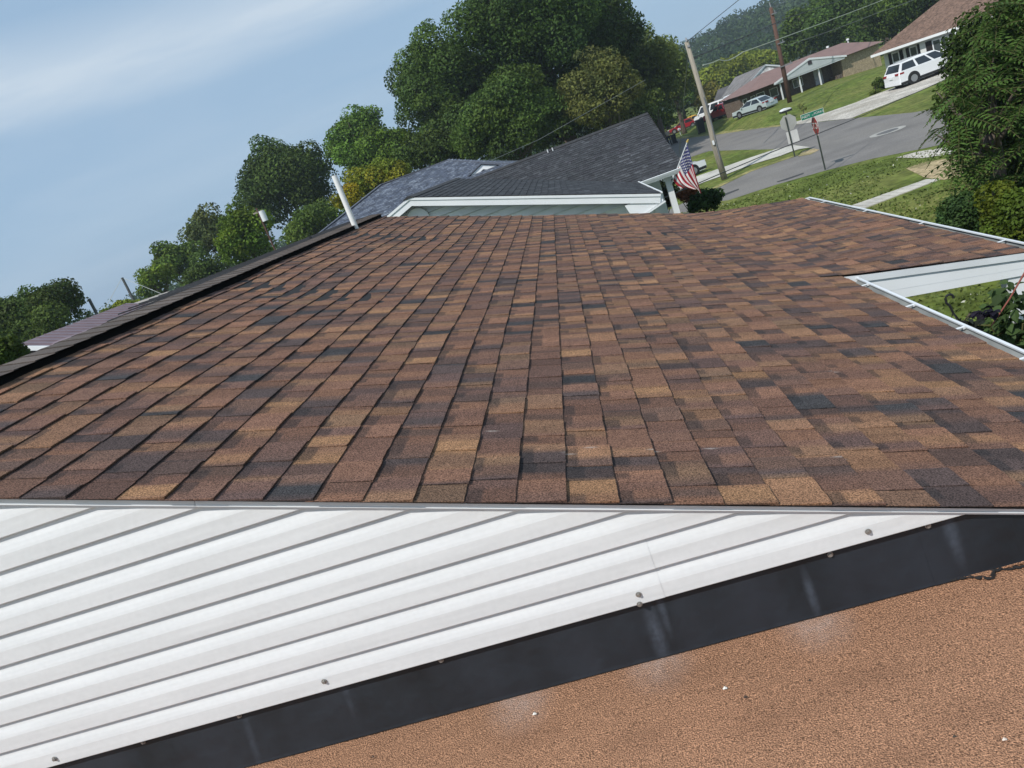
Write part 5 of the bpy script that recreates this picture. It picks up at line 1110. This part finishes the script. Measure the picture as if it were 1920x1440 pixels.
# basket plant and the broad leaved vine with red stem by the gutter
def blade_leaf(L_, W_):
    mb = MB(); n_ = 6; V = []
    for i in range(n_+1):
        t = i/n_; w_ = W_*math.sin(math.pi*t**.8)*(1-.3*t); V += [(L_*t, -w_/2, .12*w_-.25*L_*t*t), (L_*t, 0, -.25*L_*t*t), (L_*t, w_/2, .12*w_-.25*L_*t*t)]
    mb.add(V, [(3*i+j, 3*i+j+1, 3*i+j+4, 3*i+j+3) for i in range(n_) for j in range(2)]); return mb
def leafy(parent_part, center, rad, n_, L_, W_, tint, name='leaf', shades=4):
    o0 = origin_of(parent_part); dats = []
    for k in range(shades):
        mb = blade_leaf(L_, W_); mb.c = [np.array(tint)*(.7+.6*k/max(1, shades-1))]*mb.n; t_ = mb.build(name, LEAF, None); dats.append(t_.data); bpy.data.objects.remove(t_)
    for k in range(n_):
        d = unit(rng.normal(size=3)); p = np.array(center)+d*np.array(rad)*rnd.uniform(.45, 1.0)
        o = bpy.data.objects.new(name, dats[rnd.randrange(shades)]); col.objects.link(o); o.parent = parent_part
        s_ = rnd.uniform(.7, 1.25); o.scale = (s_, s_, s_); o.location = [float(v) for v in (p-o0)]
        o.rotation_euler = (rnd.uniform(-.7, .7), rnd.uniform(-.3, .9), rnd.uniform(0, 6.28))
hq = atY(1803, 608, 4.75); plantb = thing('basket_plant', 'dark purple leaved plant spilling from the black hanging basket', 'plant', hq+[0, 0, -.1])
MB().tube([hq+[-.03, 0, -.14], hq+[0, 0, .0], hq+[.06, 0, .05]], .008, 6).build('stem', BARK, plantb)
leafy(plantb, hq+[.0, 0, -.03], (.13, .12, .075), 70, .075, .05, (.022, .026, .018)); leafy(plantb, hq+[.15, .0, .03], (.07, .06, .035), 26, .06, .05, (.016, .013, .024))
vq = atY(1898, 612, 5.0); vine = thing('tall_vine_plant', 'broad leaved plant with a red stem growing beyond the gutter', 'plant', np.array([vq[0], vq[1], GZ]))
stm = MB().tube([np.array([vq[0], vq[1], GZ]), vq+[0, 0, -.3], vq], [.03, .025, .015], 8)
for k in range(14): 
    d = rng.normal(size=3)*np.array([.13, .12, .09]); stm.tube([vq+[0, 0, -.25], vq+d*.6, vq+d*1.2], [.008, .006, .003], 5)
stm = stm.build('stem', mat('green_stem', (.09, .085, .03), .7), vine)
for (x_, y_, n_, rx_, rz_) in ((1898, 560, 55, .13, .12), (1880, 612, 70, .20, .10), (1915, 640, 60, .18, .10), (1850, 625, 34, .12, .05), (1868, 585, 26, .09, .07), (1895, 655, 40, .2, .06)):
    leafy(stm, atY(x_, y_, 5.0+rnd.uniform(-.1, .1)), (rx_, .16, rz_), n_, .085, .060, (.050, .085, .026))
a_, b_ = atY(1858, 612, 4.86), atY(1922, 510, 4.86)
MB().tube([a_, (a_+b_)/2+[.01, 0, 0], b_], [.004, .005, .006], 8).build('red_stem', mat('red_cane', (.24, .07, .05), .5), vine)

# grass blades and clover on the near lawn
P = []; 
for k in range(60000):
    pass
n_ = 52000; xs_ = rng.uniform(2.5, 22, n_); ys_ = 12+rng.random(n_)**1.4*34
road_poly = [gp(*p)[:2] for p in [(1340, 385), (1366, 381), (1457, 351), (1548, 325), (1639, 302), (1730, 284), (1860, 255), (1960, 233)]]
def lim(x_):
    for (a, b) in zip(road_poly[:-1], road_poly[1:]):
        if a[0] <= x_ <= b[0]: return a[1]+(b[1]-a[1])*(x_-a[0])/(b[0]-a[0])
    return 31 if x_ > road_poly[-1][0] else 36
lm = np.array([lim(v) for v in xs_]); k = ys_ < lm-.15
pa, pb_2 = np.array(a0[:2]), np.array(B_[0][:2]); dd = (pb_2-pa)/np.linalg.norm(pb_2-pa); rel = np.stack([xs_, ys_], 1)-pa; al_ = rel@dd; pe_ = rel[:, 0]*(-dd[1])+rel[:, 1]*dd[0]
wpath = float(np.linalg.norm(a1[:2]-a0[:2])); sgn = np.sign((a1[:2]-a0[:2])@np.array([-dd[1], dd[0]]))
k &= ~((al_ > -3) & (al_ < np.linalg.norm(pb_2-pa)+.1) & (pe_*sgn > -.08) & (pe_*sgn < wpath+.08))
dc = gp(1755, 318)[:2]; k &= np.hypot(xs_-dc[0], ys_-dc[1]) > 1.7
xs_, ys_ = xs_[k], ys_[k]; n_ = len(xs_); hh = rng.uniform(.02, .055, n_)*(1+.5*(rng.random(n_) < .08)); ww = rng.uniform(.035, .09, n_); az = rng.uniform(0, 6.28, n_); ln = rng.normal(size=(n_, 2))*.03
V = np.zeros((n_, 4, 3)); V[:, :, 2] = GZ; cx_, sx_ = np.cos(az)*ww/2, np.sin(az)*ww/2
V[:, 0, 0] = xs_-cx_; V[:, 0, 1] = ys_-sx_; V[:, 1, 0] = xs_+cx_; V[:, 1, 1] = ys_+sx_
V[:, 2, 0] = xs_+cx_*.5+ln[:, 0]; V[:, 2, 1] = ys_+sx_*.5+ln[:, 1]; V[:, 3, 0] = xs_-cx_*.5+ln[:, 0]; V[:, 3, 1] = ys_-sx_*.5+ln[:, 1]; V[:, 2, 2] += hh; V[:, 3, 2] += hh
patch = .5+.5*np.sin(xs_*.9+np.sin(ys_*.6)*2)*np.sin(ys_*.45+1.3); Cg = np.array([.085, .125, .024])*(1-patch[:, None])+np.array([.115, .145, .045])*patch[:, None]; Cg = Cg*rng.uniform(.75, 1.3, n_)[:, None]
cl = rng.random(n_) < .012; Cg[cl] = np.array([.5, .5, .42])
tag(quads_object('grass', V, Cg, mat('grass_blades', (.1, .14, .03), .8, .1, 1, attr='Col', spec=.1, trans=.15)), 'mown grass with clover flowers on the near lawn', 'grass', None, 'stuff')

# ------------------------------------------------------------------ the summer air: far things fade to blue
hm = bpy.data.materials.new('haze'); hm.use_nodes = True; hn = hm.node_tree; hn.nodes.clear()
ho = hn.nodes.new('ShaderNodeOutputMaterial'); hv_ = hn.nodes.new('ShaderNodeVolumePrincipled')
hv_.inputs['Color'].default_value = (.72, .84, .95, 1); hv_.inputs['Density'].default_value = .0004; hv_.inputs['Anisotropy'].default_value = .1
hn.links.new(hv_.outputs[0], ho.inputs['Volume'])
hb2 = MB().box((100, 950, (GZ-2+46)/2), (3200, 3500, 46-GZ+2)); hz = hb2.build('haze', hm, kind='stuff')
for o in list(sc.objects):
    if o.parent is None and o.type not in ('LIGHT',): o.location.z += EYE
